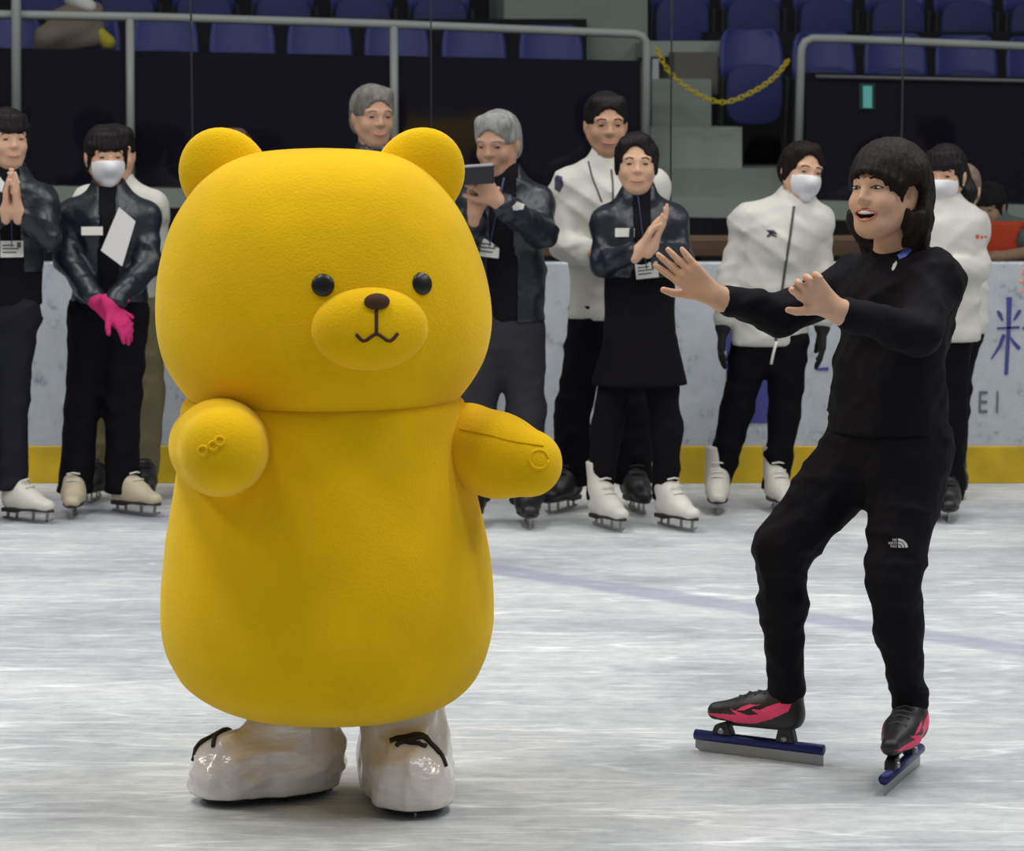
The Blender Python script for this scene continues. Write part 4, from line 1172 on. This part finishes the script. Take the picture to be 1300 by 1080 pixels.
# person behind the boards in the orange vest
Y = YW + .50
o_ = person('person in orange vest and grey-green sweater leaning on the boards behind the glass', Y,
    dict(pelvis=(1274, 430, .15), waist=(1272, 385, .12), chest=(1270, 328, .05), neck=(1264, 280), sa=(1246, 290), sb=(1290, 286), ea=(1238, 330, .05), eb=(1316, 320, -.08), wa=(1264, 326, -.20), wb=(1262, 328, -.22),
         ha=(1275, 445, .15), hb=(1308, 445, .15), ka=(1272, 530, .05), kb=(1310, 530, .05), fa=(1272, 610), fb=(1310, 610)),
    group='people behind the boards', yaw=-20, u=.95, head=dict(at=(1256, 262), yaw=-30, pitch=15, size=.9), hair='bangs', jacket='tealsleeve', jhem=(1280, 440), jgrow=.01, collar=False, sleeve_stop=.55, sleeve=(.05, .048, .04),
    hands=[dict(side='b', d=nrm(V(-.95, -.2, 0)), n=V(0, -.2, -1), t=1, curl=.3)], skates=None)
vf = Field(o_['j']['pelvis'] - .3, o_['j']['neck'] + .2, .01)
torso(vf, o_['j'], .030, .95); vf.cut(P(1280, 430, Y), -UPV, .004); vf.cut(o_['j']['neck'] - V(0, 0, .0), UPV)
for s_ in ('a', 'b'): vf.cap(o_['j']['s'+s_], o_['j']['e'+s_], .062, .055, .01, mode='s')
link('safety_vest', vf.mesh('safety_vest'), M['orange'], o_['root'])
# clapping hands reaching in at the right picture edge
Y = Yg(1340, 700)
person('person at the right picture edge, only clapping hand tips in view', Y,
    dict(pelvis=(1392, 430), waist=(1392, 375), chest=(1390, 315), neck=(1390, 245), sa=(1344, 275), sb=(1436, 275), ea=(1336, 345, -.06), eb=(1440, 350, -.06), wa=(1322, 384, -.3), wb=(1336, 390, -.3),
         ha=(1370, 445), hb=(1412, 445), ka=(1370, 560), kb=(1412, 560), fa=(1370, 664), fb=(1412, 664)),
    yaw=-30, u=1.0, head=dict(at=(1388, 196), yaw=-35), hair='man', skin='skin_pink', jhem=(1392, 440),
    hands=[dict(side='a', d=nrm(V(-.5, -.2, .75)), n=V(.6, -.6, .3), t=1), dict(side='b', d=nrm(V(-.62, -.2, .65)), n=V(-.4, .8, -.1), t=-1)],
    skates=[(1370, 698, -20, 0), (1412, 698, -20, 0)], skate_leather='blackskate')
#__SPLIT2__

# ------------------------------------------------------------------ the big yellow plush costume
from mathutils.bvhtree import BVHTree
YC = Yg(410, 1012)
def ring_loft(rows, ratio, n=64, close=True, sharp=2.15, turn=0.0):
    """rows: (py, centre px, half width px); rings stacked at depth YC"""
    rows = spline(rows, 90); vs, fs = [], []
    for py, cx, hw in rows:
        c = P(cx, py, YC); r = abs(P(cx + hw, py, YC)[0] - c[0])
        for k in range(n):
            th = 2*math.pi*k/n; a, b_ = math.cos(th), math.sin(th)
            vs.append(c + V(r*math.copysign(abs(a)**(2/sharp), a), r*ratio*math.copysign(abs(b_)**(2/sharp), b_), 0))
    R_ = len(rows)
    for i in range(R_-1):
        for k in range(n): fs.append((i*n+k, (i+1)*n+k, (i+1)*n+(k+1)%n, i*n+(k+1)%n))
    fs.append(tuple(range(n))); fs.append(tuple((R_-1)*n+k for k in range(n))[::-1])
    mb = MB(); mb.add(vs, fs); return mb
base_c = P(410, 1012, YC)
cos_ = empty('costumed_person', (base_c[0], YC, 0), 'person in bulky yellow plush costume with stubby arms out and shiny white boots', 'mascot costume')
body_mb = ring_loft([(505, 411, 172), (512, 411, 179), (535, 410, 181), (560, 409, 182), (590, 411, 185), (620, 413, 191), (650, 414, 197), (680, 415, 203), (710, 416, 207), (740, 416, 210),
                     (770, 416, 211), (795, 416, 210), (820, 416, 205), (842, 417, 196), (862, 418, 184), (880, 420, 163), (893, 421, 138), (902, 421, 108), (908, 421, 70), (911, 421, 20)], .90)
body_o = body_mb.build('plush_body', M['plush'], cos_)
head_rows = [(188, 408, 8), (189.5, 408, 45), (193, 408, 78), (200, 408, 104), (212, 407, 128), (230, 406, 150), (252, 406, 168), (280, 406, 185), (310, 407, 197), (345, 409, 207), (380, 411, 212),
             (410, 412, 212.5), (435, 412, 209), (458, 412, 202), (478, 412, 191), (496, 412, 178), (510, 412, 166), (520, 412, 154), (526, 412, 130), (529, 412, 60)]
hm = ring_loft(head_rows, .92); head_o = hm.build('plush_head', M['plush'], cos_)
bvh = BVHTree.FromPolygons([Vector(v) for v in hm.v], hm.f); bvhb = BVHTree.FromPolygons([Vector(v) for v in body_mb.v], body_mb.f)
def on(bv, px, py):
    d = Vector(ray(px, py)).normalized(); o = Vector(ORG); h_ = bv.ray_cast(o, d)
    return (np.array(h_[0]), np.array(h_[1])) if h_[0] is not None else (None, None)
# small plain rounded ears
for ex, ey, ang in ((285, 222, 35), (532, 222, -35)):
    c = P(ex, ey, YC + .02); a = math.radians(ang); A = (V(math.cos(a), 0, math.sin(a)), V(0, 1, 0), V(-math.sin(a), 0, math.cos(a)))
    mb = MB(); mb.ball(c, V(.105, .055, .115), A, 32, 20); e_o = mb.build('ear', M['plush'], cos_)
# plain face: padded muzzle, stub nose, stitched mouth, flat round eyes
p, nn = on(bvh, 472, 418)
A = (nrm(np.cross(V(0, 0, 1), nn)), nn, V(0, 0, 1)); A = (A[0], nn, np.cross(A[0], nn)*-1 if np.cross(A[0], nn)[2] < 0 else np.cross(A[0], nn))
mz = MB(); mz.ball(p - nn*.02, V(.135, .075, .095), A, 40, 24); mz_o = mz.build('muzzle', M['plush'], cos_)
bvm = BVHTree.FromPolygons([Vector(v) for v in mz.v], mz.f)
q, n2 = on(bvm, 478, 384); mb = MB(); mb.ball(q - n2*.004, V(.030, .018, .019), A, 20, 12); mb.build('nose', M['brown'], cos_)
for pts in ([(478, 394), (478, 412), (478, 424)], [(452, 424), (462, 433), (478, 424), (494, 433), (505, 423)]):
    out = [on(bvm, *xy)[0] for xy in spline(pts, 14)]; out = [o for o in out if o is not None]
    mb = MB(); mb.tube(out, .0045, 6); mb.build('mouth_seam', M['brown'], cos_)
for ex, ey in ((410, 362), (536, 360)):
    q, n2 = on(bvh, ex, ey); A2 = (nrm(np.cross(V(0, 0, 1), n2)), nrm(np.cross(n2, np.cross(V(0, 0, 1), n2))), n2)
    mb = MB(); mb.ball(q, V(.026, .026, .010), A2, 24, 12); mb.build('eye', M['button'], cos_)
# arms
def plush_arm(pts, radii, kf=1.0):
    f = Field(*bounds(pts, .17), .010)
    for i in range(len(pts)-1): f.cap(pts[i], pts[i+1], radii[i], radii[i+1], .03)
    return f
la = [P(272, 566, YC - .08), P(280, 568, YC - .28), P(284, 571, YC - .42)]
fl = plush_arm(la, [.108, .106, .098]); left_arm = link('arm', fl.mesh('arm', 3), M['plush'], cos_)
ra = [P(592, 566, YC - .03), P(632, 578, YC - .10), P(671, 588, YC - .16)]
fr = plush_arm(ra, [.104, .096, .080]); right_arm = link('arm', fr.mesh('arm', 3), M['plush'], cos_)
def ring_on(field, cx, cy, r, parent, Yq, n=20, rad=.0035):
    out = []
    for t in np.linspace(0, 2*math.pi, n):
        d = ray(cx + r*math.cos(t), cy + r*math.sin(t)); h_ = field.hit(P(cx + r*math.cos(t), cy + r*math.sin(t), Yq - .4), d, .9)
        if h_ is not None: out.append(h_)
    if len(out) > 3:
        mb = MB(); mb.tube(out, rad, 6); mb.build('stitched_pad', M['plush'], parent)
ring_on(fr, 684, 583, 12, right_arm, YC - .1)
for cx, cy in ((258, 572), (271, 566), (279, 560)): ring_on(fl, cx, cy, 5.5, left_arm, YC - .35, rad=.004)
def seam_on(field, pts, parent, Yq, name='seam', m='seam', rad=.0022):
    out = []
    for px, py in spline(pts, 24):
        h_ = field.hit(P(px, py, Yq - .5), ray(px, py), 1.0)
        if h_ is not None: out.append(h_)
    if len(out) > 2:
        mb = MB(); mb.tube(out, rad, 5); mb.build(name, M[m], parent)
seam_on(fr, [(584, 545), (620, 552), (650, 560), (690, 566)], right_arm, YC - .1)
# white boot covers
def boot(ankle, foot_yaw, lace_rows):
    F = yaw_vec(foot_yaw); R = np.cross(F, UPV); a = V(ankle[0], ankle[1], 0)
    f = Field(a - V(.32, .32, 0) + V(0, 0, .0), a + V(.32, .32, .40), .009)
    f.cap(a + V(0, 0, .12), a + V(0, 0, .33), .108, .098, .03)
    f.cap(a - F*.02 + V(0, 0, .10), a + F*.14 + V(0, 0, .085), .105, .090, .05)
    f.cap(a + F*.0 + V(0, 0, .05), a + F*.16 + V(0, 0, .05), .108, .100, .04)
    f.fold(.009, 34, int(abs(foot_yaw)) + 2, dirs=V(.5, .5, 1)); f.wrinkle(.0025, 90, 4)
    f.cut(V(0, 0, .020), -UPV, .01)
    o = link('boot_cover', f.mesh('boot_cover', 2), M['satin'], cos_)
    g = Field(a - V(.3, .3, .02), a + V(.3, .3, .12), .009)
    g.cap(a + V(0, 0, .04), a + F*.15 + V(0, 0, .04), .095, .088, .04); g.cut(V(0, 0, .026), UPV); g.cut(V(0, 0, .012), -UPV, .008); g.wrinkle(.003, 110, 3)
    link('sole', g.mesh('sole'), M['blacksole'], o)
    mb = MB(); mb.prism([a - F*.10 - R*.0025 + V(0, 0, 0), a + F*.22 - R*.0025, a + F*.22 - R*.0025 + V(0, 0, .03), a - F*.10 - R*.0025 + V(0, 0, .03)], R*.005)
    mb.build('blade', M['steel'], o, smooth=False)
    # laces over the instep
    def top(u, v):                                  # u along the foot, v across
        h_ = f.hit(a + F*u + R*v + V(0, 0, .40), -UPV, .39)
        return None if h_ is None else h_ + nrm(F*.4 + UPV)*.004
    def lace(uv):
        pts = [top(*x) for x in spline(uv, 16)]; pts = [x for x in pts if x is not None]
        if len(pts) > 2:
            mb = MB(); mb.tube(pts, .0055, 6); mb.build('lace', M['lace'], o)
    for row in lace_rows: lace(row)
    return f
ba = P(372, 985, YC + .03); boot(ba, -66, [[(.225, .03), (.19, .035), (.15, .04), (.135, .06), (.15, .075), (.175, .06)], [(.245, .02), (.20, .05), (.17, .06)], [(.21, -.03), (.19, .01), (.16, .02)]])
bb_ = P(513, 985, YC + .02); boot(bb_, 9, [[(.14, .05), (.135, .02), (.14, -.02), (.175, -.065)], [(.15, .05), (.165, .02), (.185, -.02), (.18, -.03)], [(.185, .04), (.16, .01), (.145, -.03), (.13, -.01), (.15, .03)], [(.14, .02), (.13, -.02), (.16, -.06), (.20, -.075)]])
# legs inside, seen as a sliver of lining between body and boot
for x in (372, 513):
    a = P(x, 930, YC + .03); mb = MB(); mb.tube([V(a[0], a[1], .20), V(a[0], a[1], .42)], .075, 16); mb.build('leg', M['satin'] if x == 372 else M['plush'], cos_)

# ------------------------------------------------------------------ the laughing woman in black
YJ = (Yg(965, 962) + Yg(1150, 985)) / 2
J = dict(pelvis=(1126, 548, 0), waist=(1128, 478, 0), chest=(1138, 398, 0), neck=(1140, 324, .0), sa=(1092, 356, .15), sb=(1186, 352, -.08),
         ea=(990, 400, .10), wa=(905, 374, .0), eb=(1166, 424, -.24), wb=(1057, 391, -.36),
         ha=(1090, 578, .05), hb=(1156, 580, -.03), ka=(993, 695, -.03), kb=(1134, 735, -.14), fa=(998, 894, .06), fb=(1156, 908, -.07))
jj = {k_: P(v[0], v[1], YJ + v[2]) for k_, v in J.items()}
jj['u'] = 1.02; jj['yaw'] = -48
jw = empty('person', (jj['pelvis'][0], YJ, 0), 'laughing woman with dark brown bob in black sportswear and pink-flamed speed skates, arms reaching forward', 'person')
HJ = Head(P(1127, 243, YJ - .02), -44, -4, 2, .99)
dA, dB = nrm(V(-.77, -.12, .63)), nrm(V(-.70, -.35, .62))
lo, hi = bounds([v for k_, v in jj.items() if k_ not in ('u', 'yaw')], .17); lo[0] -= .1; hi[2] = HJ.c[2] + .16
fine = [(HJ.c - .125, HJ.c + .125, .0036), (jj['wa'] + dA*.09 - .11, jj['wa'] + dA*.09 + .11, .0042), (jj['wb'] + dB*.09 - .11, jj['wb'] + dB*.09 + .11, .0042)]
fj = Field(lo, hi, .011, fine)
torso(fj, jj, -.006); arms(fj, jj, .043, .037, .027)
for s_ in ('a', 'b'):
    fj.cap(jj['h'+s_], jj['k'+s_], .060, .044, .05); fj.cap(jj['k'+s_], jj['f'+s_], .040, .028, .02)
add_head(fj, HJ, jj['neck'], .050, openmouth=True)
for sx in (-1, 1): fj.cap(HJ.p(sx*.052, .008, -.045), HJ.p(sx*.024, .055, -.083), .022, .021, .025)
add_hand(fj, jj['wa'], dA, nrm(V(.25, .95, .1)), 1, .98, curl=.12, spread=.10, fan=(.10, .02, -.05, -.16))
add_hand(fj, jj['wb'], dB, nrm(V(.2, -1, -.1)), -1, .96, curl=.75, spread=.07)
body = link('body', fj.mesh('woman_body'), [M['skin'], M['lips'], M['mouth']], jw)
A = HJ.ax()
for sx in (-1, 1):
    h_ = fj.hit(HJ.p(sx*.031, .2, .006), -HJ.F, .3)
    mb = MB(); mb.ball(h_ - HJ.F*.0035, V(.0130, .006, .0032), A, 16, 8); eo = mb.build('eye', M['eyewhite'], jw)
    mb = MB(); mb.ball(h_ - HJ.F*.0012 - HJ.R*.001*sx, V(.0062, .0048, .0033), A, 12, 8); mb.build('iris', M['iris'], eo)
    mb = MB(); bar(mb, fj, HJ, [(sx*(.031 + .0155*t), .0045 + .0055*(1 - t*t)) for t in np.linspace(-1, 1, 9)], .0017, lift=.001)
    if mb.v: mb.build('eyelash', M['iris'], jw)
    mb = MB(); bar(mb, fj, HJ, [(sx*(.031 + .0150*t), .0055 - .0035*(1 - t*t)) for t in np.linspace(-1, 1, 9)], .0009, lift=.0005)
    if mb.v: mb.build('eyelash', M['brownhair'], jw)
    mb = MB(); bar(mb, fj, HJ, [(sx*.049, .024), (sx*.040, .0305), (sx*.028, .031), (sx*.015, .027)], .0026)
    if mb.v: mb.build('eyebrow', M['brownhair'], jw)
# open mouth: lips round the opening, upper teeth inside
def face_pt(x, z, lift=0.0):
    h_ = fj.hit(HJ.p(x, .2, z), -HJ.F, .3); return h_ + HJ.F*lift
lp = []
for t in np.linspace(0, 2*math.pi, 25):
    x, z = .0325*math.cos(t), -.0625 + .0135*math.sin(t) + 4.5*(.0325*math.cos(t))**2*(1 if math.sin(t) < 0 else .8); h_ = face_pt(x, z, .0); lp.append(h_)
mb = MB(); mb.tube(lp, .0029, 8, cap=False); mb.build('lips', M['lips'], jw)
ed = [face_pt(x*1.12, -.0495) for x in np.linspace(-.022, .022, 9)]
mb = MB()
tt = [HJ.p(x, .0915 - 16*x*x, -.0555 + 3.5*x*x) for x in np.linspace(-.026, .026, 13)]
mb.tube(tt, .0052, 8, flat=1.0); mb.build('teeth', M['teeth'], jw)
tq = MB(); tq.ball(HJ.p(0, .078, -.073), V(.017, .014, .006), A, 14, 8); tq.build('tongue', M['lips'], jw)
hjf = hair_field(HJ, 'bob', .0045); link('hair', hjf.mesh('hair', 1), M['brownhair'], jw)
n = yaw_vec(-48)
lo, hi = bounds([jj[x] for x in ('pelvis', 'neck', 'sa', 'sb', 'ea', 'eb', 'wa', 'wb')], .19)
jf = Field(lo, hi, .0075)
jl = dict(jj); jl['neck'] = jj['neck'] - V(0, 0, .022)
torso(jf, jl, .020, 1.0, kf=.82)
arms(jf, jj, .060, .056, .041, stop=.05)
jf.cap(jj['waist'], P(1126, 528, YJ), .132, .142, .04, F=n, kf=.85)
jf.cap(jj['neck'] - V(0, 0, .04), jj['neck'] + V(0, 0, .040) - n*.006, .064, .061, .015)
jf.fold(.008, 24, 6, dirs=V(.5, .5, 1)); jf.wrinkle(.0018, 65, 3, dirs=V(.7, .7, 1)); jf.wrinkle(.0015, 150, 8)
jf.cut(P(1126, 548, YJ), nrm(V(.02, 0, -1)), .012)
jf.cut(jj['neck'] + V(0, 0, .040), nrm(V(0, 0, 1) + n*.55), .004, jj['neck'] - .11, jj['neck'] + .14)
jck = link('jacket', jf.mesh('jacket', 1), M['blackwear'], jw)
lo, hi = bounds([jj[x] for x in ('pelvis', 'ha', 'hb', 'ka', 'kb', 'fa', 'fb')], .2); lo[2] = .03
tf = Field(lo, hi, .0075)
tf.cap(jj['pelvis'] + V(0, 0, .06), jj['pelvis'] - V(0, 0, .04), .135, .142, .05, F=n, kf=.88)
for s_, kr in (('a', .070), ('b', .066)):
    tf.cap(jj['h'+s_], jj['k'+s_], .104, kr + .002, .05); tf.cap(jj['k'+s_], jj['f'+s_]*.35 + jj['k'+s_]*.65, kr, .059, .03); tf.cap(jj['f'+s_]*.35 + jj['k'+s_]*.65, jj['f'+s_], .059, .041, .03)
tf.fold(.008, 26, 9, dirs=V(.5, .5, 1)); tf.wrinkle(.002, 55, 14, dirs=V(.6, .6, 1.2)); tf.wrinkle(.0015, 140, 18)
for s_ in ('a', 'b'):
    for dz, rr in ((.006, .043), (.032, .045), (.056, .045)): tf.ell(jj['f'+s_] + V(.002, 0, dz), V(rr, rr, .017), None, .012)
for s_ in ('a', 'b'):
    c = jj['f'+s_]; tf.cut(c - V(0, 0, .004), -UPV, .005, c - V(.12, .12, .14), c + V(.12, .12, .04))
trs = link('trousers', tf.mesh('trousers', 1), M['blackwear'], jw)
# emblem on the thigh: quarter dome with two arcs, three short lines of letters to its left
def dome(r0, r1, n_=12):
    cx, cy = 1140.0, 695.0
    o = [(cx + r0*math.sin(t), cy - r0*math.cos(t)*.92) for t in np.linspace(0, math.pi/2, n_)]
    i_2 = [(cx + r1*math.sin(t), cy - r1*math.cos(t)*.92) for t in np.linspace(math.pi/2, 0, n_)]
    return o + i_2
decal(tf, [dome(12.6, 9.2), dome(8.2, 5.2), dome(4.2, .1)], px_ray(YJ), .5, .0015, 'thigh_emblem', 'logo', trs)
lets = {'T': ['111', '010', '010', '010', '010'], 'H': ['101', '101', '111', '101', '101'], 'E': ['111', '100', '111', '100', '111'], 'N': ['1001', '1101', '1011', '1001', '1001'],
        'O': ['111', '101', '101', '101', '111'], 'R': ['110', '101', '110', '101', '101'], 'F': ['111', '100', '111', '100', '100'], 'A': ['010', '101', '111', '101', '101'], 'C': ['111', '100', '100', '100', '111']}
polys = []
for row, word in enumerate(('THE', 'NORTH', 'FACE')):
    x = 1139.0 - sum(len(lets[ch][0]) + 1 for ch in word)*.52; y0 = 683.6 + row*4.0
    for ch in word:
        for r_, line in enumerate(lets[ch]):
            for c_, bit in enumerate(line):
                if bit == '1': polys.append([(x + c_*.52, y0 + r_*.62), (x + c_*.52 + .521, y0 + r_*.62), (x + c_*.52 + .521, y0 + r_*.62 + .621), (x + c_*.52, y0 + r_*.62 + .621)])
        x += (len(lets[ch][0]) + 1)*.52
def quads(field, polys, Yq, lift, name, m, parent):
    mb = MB(); rr = px_ray(Yq)
    for pl in polys:
        q = []
        for x, y in pl:
            o, d = rr(x, y); h_ = field.hit(o, d, .9); q.append(None if h_ is None else h_ - nrm(d)*lift)
        if all(v is not None for v in q): mb.add(q, [(0, 1, 2, 3)])
    return mb.build(name, M[m], parent)
quads(tf, polys, YJ, .0015, 'thigh_lettering', 'logo', trs)
# small badges on the chest and collar
decal(jf, [[(1139, 324), (1146, 317), (1155, 313), (1158, 317), (1151, 325), (1142, 329)]], px_ray(YJ), .8, .003, 'collar_badge', 'bluebadge', jck)
decal(jf, [[(1132, 341), (1134, 335), (1138, 331), (1139, 334), (1136, 341), (1133, 344)]], px_ray(YJ), .8, .003, 'chest_pin', 'logo', jck)
# speed skates
def speed_skate(ank, yaw, size=1.0, flip=1):
    F = yaw_vec(yaw); R = np.cross(F, UPV); z0 = .088
    f = Field((-.10, -.10, .06), (.10, .25, .26), .005)
    f.cap(V(0, -.02, .13), V(0, -.028, .19), .040, .040, .02)
    f.cap(V(0, -.03, z0 + .032), V(0, .06, z0 + .032), .036, .040, .03)
    f.cap(V(0, .06, z0 + .034), V(0, .175, z0 + .022), .042, .024, .03)
    f.cap(V(0, .0, .15), V(0, .10, .115), .036, .028, .03)
    f.cut(V(0, 0, z0), -UPV, .006); f.cut(V(0, 0, .205), UPV)
    m = Matrix(((R[0], F[0], 0, ank[0]), (R[1], F[1], 0, ank[1]), (0, 0, 1, 0), (0, 0, 0, 1)))
    bt = link('speed_skate', f.mesh('speed_skate_boot'), M['blackskate'], None)
    bt.parent = jw; bt.matrix_parent_inverse = wmat(jw).inverted(); bt.matrix_basis = m
    def sub(o):
        o.parent = bt; return o
    for side in (-1, 1):
        tr = lambda y, z, side=side: (V(side*.2, y, z), V(-side, 0, 0))
        fl = [[(.195, .106), (.16, .098), (.10, .094), (.045, .100), (.0, .116), (-.045, .140), (-.05, .158), (-.02, .160), (.005, .150), (.03, .138), (.055, .136), (.035, .126), (.06, .120), (.085, .124), (.12, .128), (.10, .116), (.14, .112)],
              [(.10, .127), (.075, .131), (.05, .144), (.03, .150), (.06, .148), (.085, .138)]]
        d_ = decal(f, fl, tr, .0018, .0012, 'flame_print', 'pink', None)
        if d_: sub(d_)
    mb = MB()
    mb.prism([V(-.012, -.04, .082), V(-.012, .15, .078), V(-.012, .15, .086), V(-.012, -.04, .090)], V(.024, 0, 0))
    mb.prism([V(-.014, -.05, .052), V(-.014, .005, .052), V(-.014, -.005, .092), V(-.014, -.04, .092)], V(.028, 0, 0))
    mb.prism([V(-.014, .125, .052), V(-.014, .185, .052), V(-.014, .175, .076), V(-.014, .14, .088)], V(.028, 0, 0))
    sub(mb.build('clap_frame', M['blackskate'], None, smooth=False, bevel=.004))
    for y in (-.022, .155):
        mb = MB(); mb.tube([V(-.018, y, .062), V(.018, y, .062)], .008, 10); sub(mb.build('bolt', M['steel'], None))
    mb = MB(); mb.tube([V(0, -.125, .042), V(0, .235, .042)], .014, 12); sub(mb.build('blade_tube', M['bluemetal'], None))
    mb = MB(); mb.prism([V(-.0012, -.125, .0), V(-.0012, .22, .0), V(-.0012, .235, .008), V(-.0012, .235, .034), V(-.0012, -.125, .034)], V(.0024, 0, 0)); sub(mb.build('blade', M['steel'], None, smooth=False))
    mb = MB()
    for i in range(4):
        y = .03 + .026*i
        q = [f.hit(V(x, y, .3), V(0, 0, -1), .3) for x in (-.024, 0, .024)]
        if all(v is not None for v in q): mb.tube([v + V(0, 0, .002) for v in q], .0028, 6)
    sub(mb.build('lace', M['darklogo'], None))
    return bt
fa, fb = jj['fa'], jj['fb']
speed_skate(V(fa[0], fa[1], 0) + yaw_vec(-118)*.020, -120)
speed_skate(V(fb[0], fb[1], 0) + yaw_vec(-22)*.022, -22)
# belongings left on the front seat at the far left
k = empty('coat', S(85, 50, .62), 'beige coat and pale scarf heaped on a seat behind the left rail', 'clothing')
f = Field(S(85, 30, .62) - .45, S(85, 30, .62) + .45, .02)
f.cap(S(62, 48, .46), S(120, 46, .46), .10, .08, .06); f.cap(S(80, 30, .46), S(112, 20, .46), .10, .10, .06); f.wrinkle(.012, 30, 4)
link('coat_cloth', f.mesh('coat_cloth'), M['beigecloth'], k)
f = Field(S(105, 5, .6) - .3, S(105, 5, .6) + .3, .015); f.cap(S(96, -4, .45), S(112, 8, .42), .075, .05, .03); f.wrinkle(.008, 45, 2)
link('scarf', f.mesh('scarf'), M['paper'], k)
f = Field(S(132, 48, .5) - .2, S(132, 48, .5) + .2, .012); f.cap(S(128, 42, .42), S(137, 54, .42), .035, .05, .03)
link('yellow_pouch', f.mesh('yellow_pouch'), M['yellowcloth'], k)
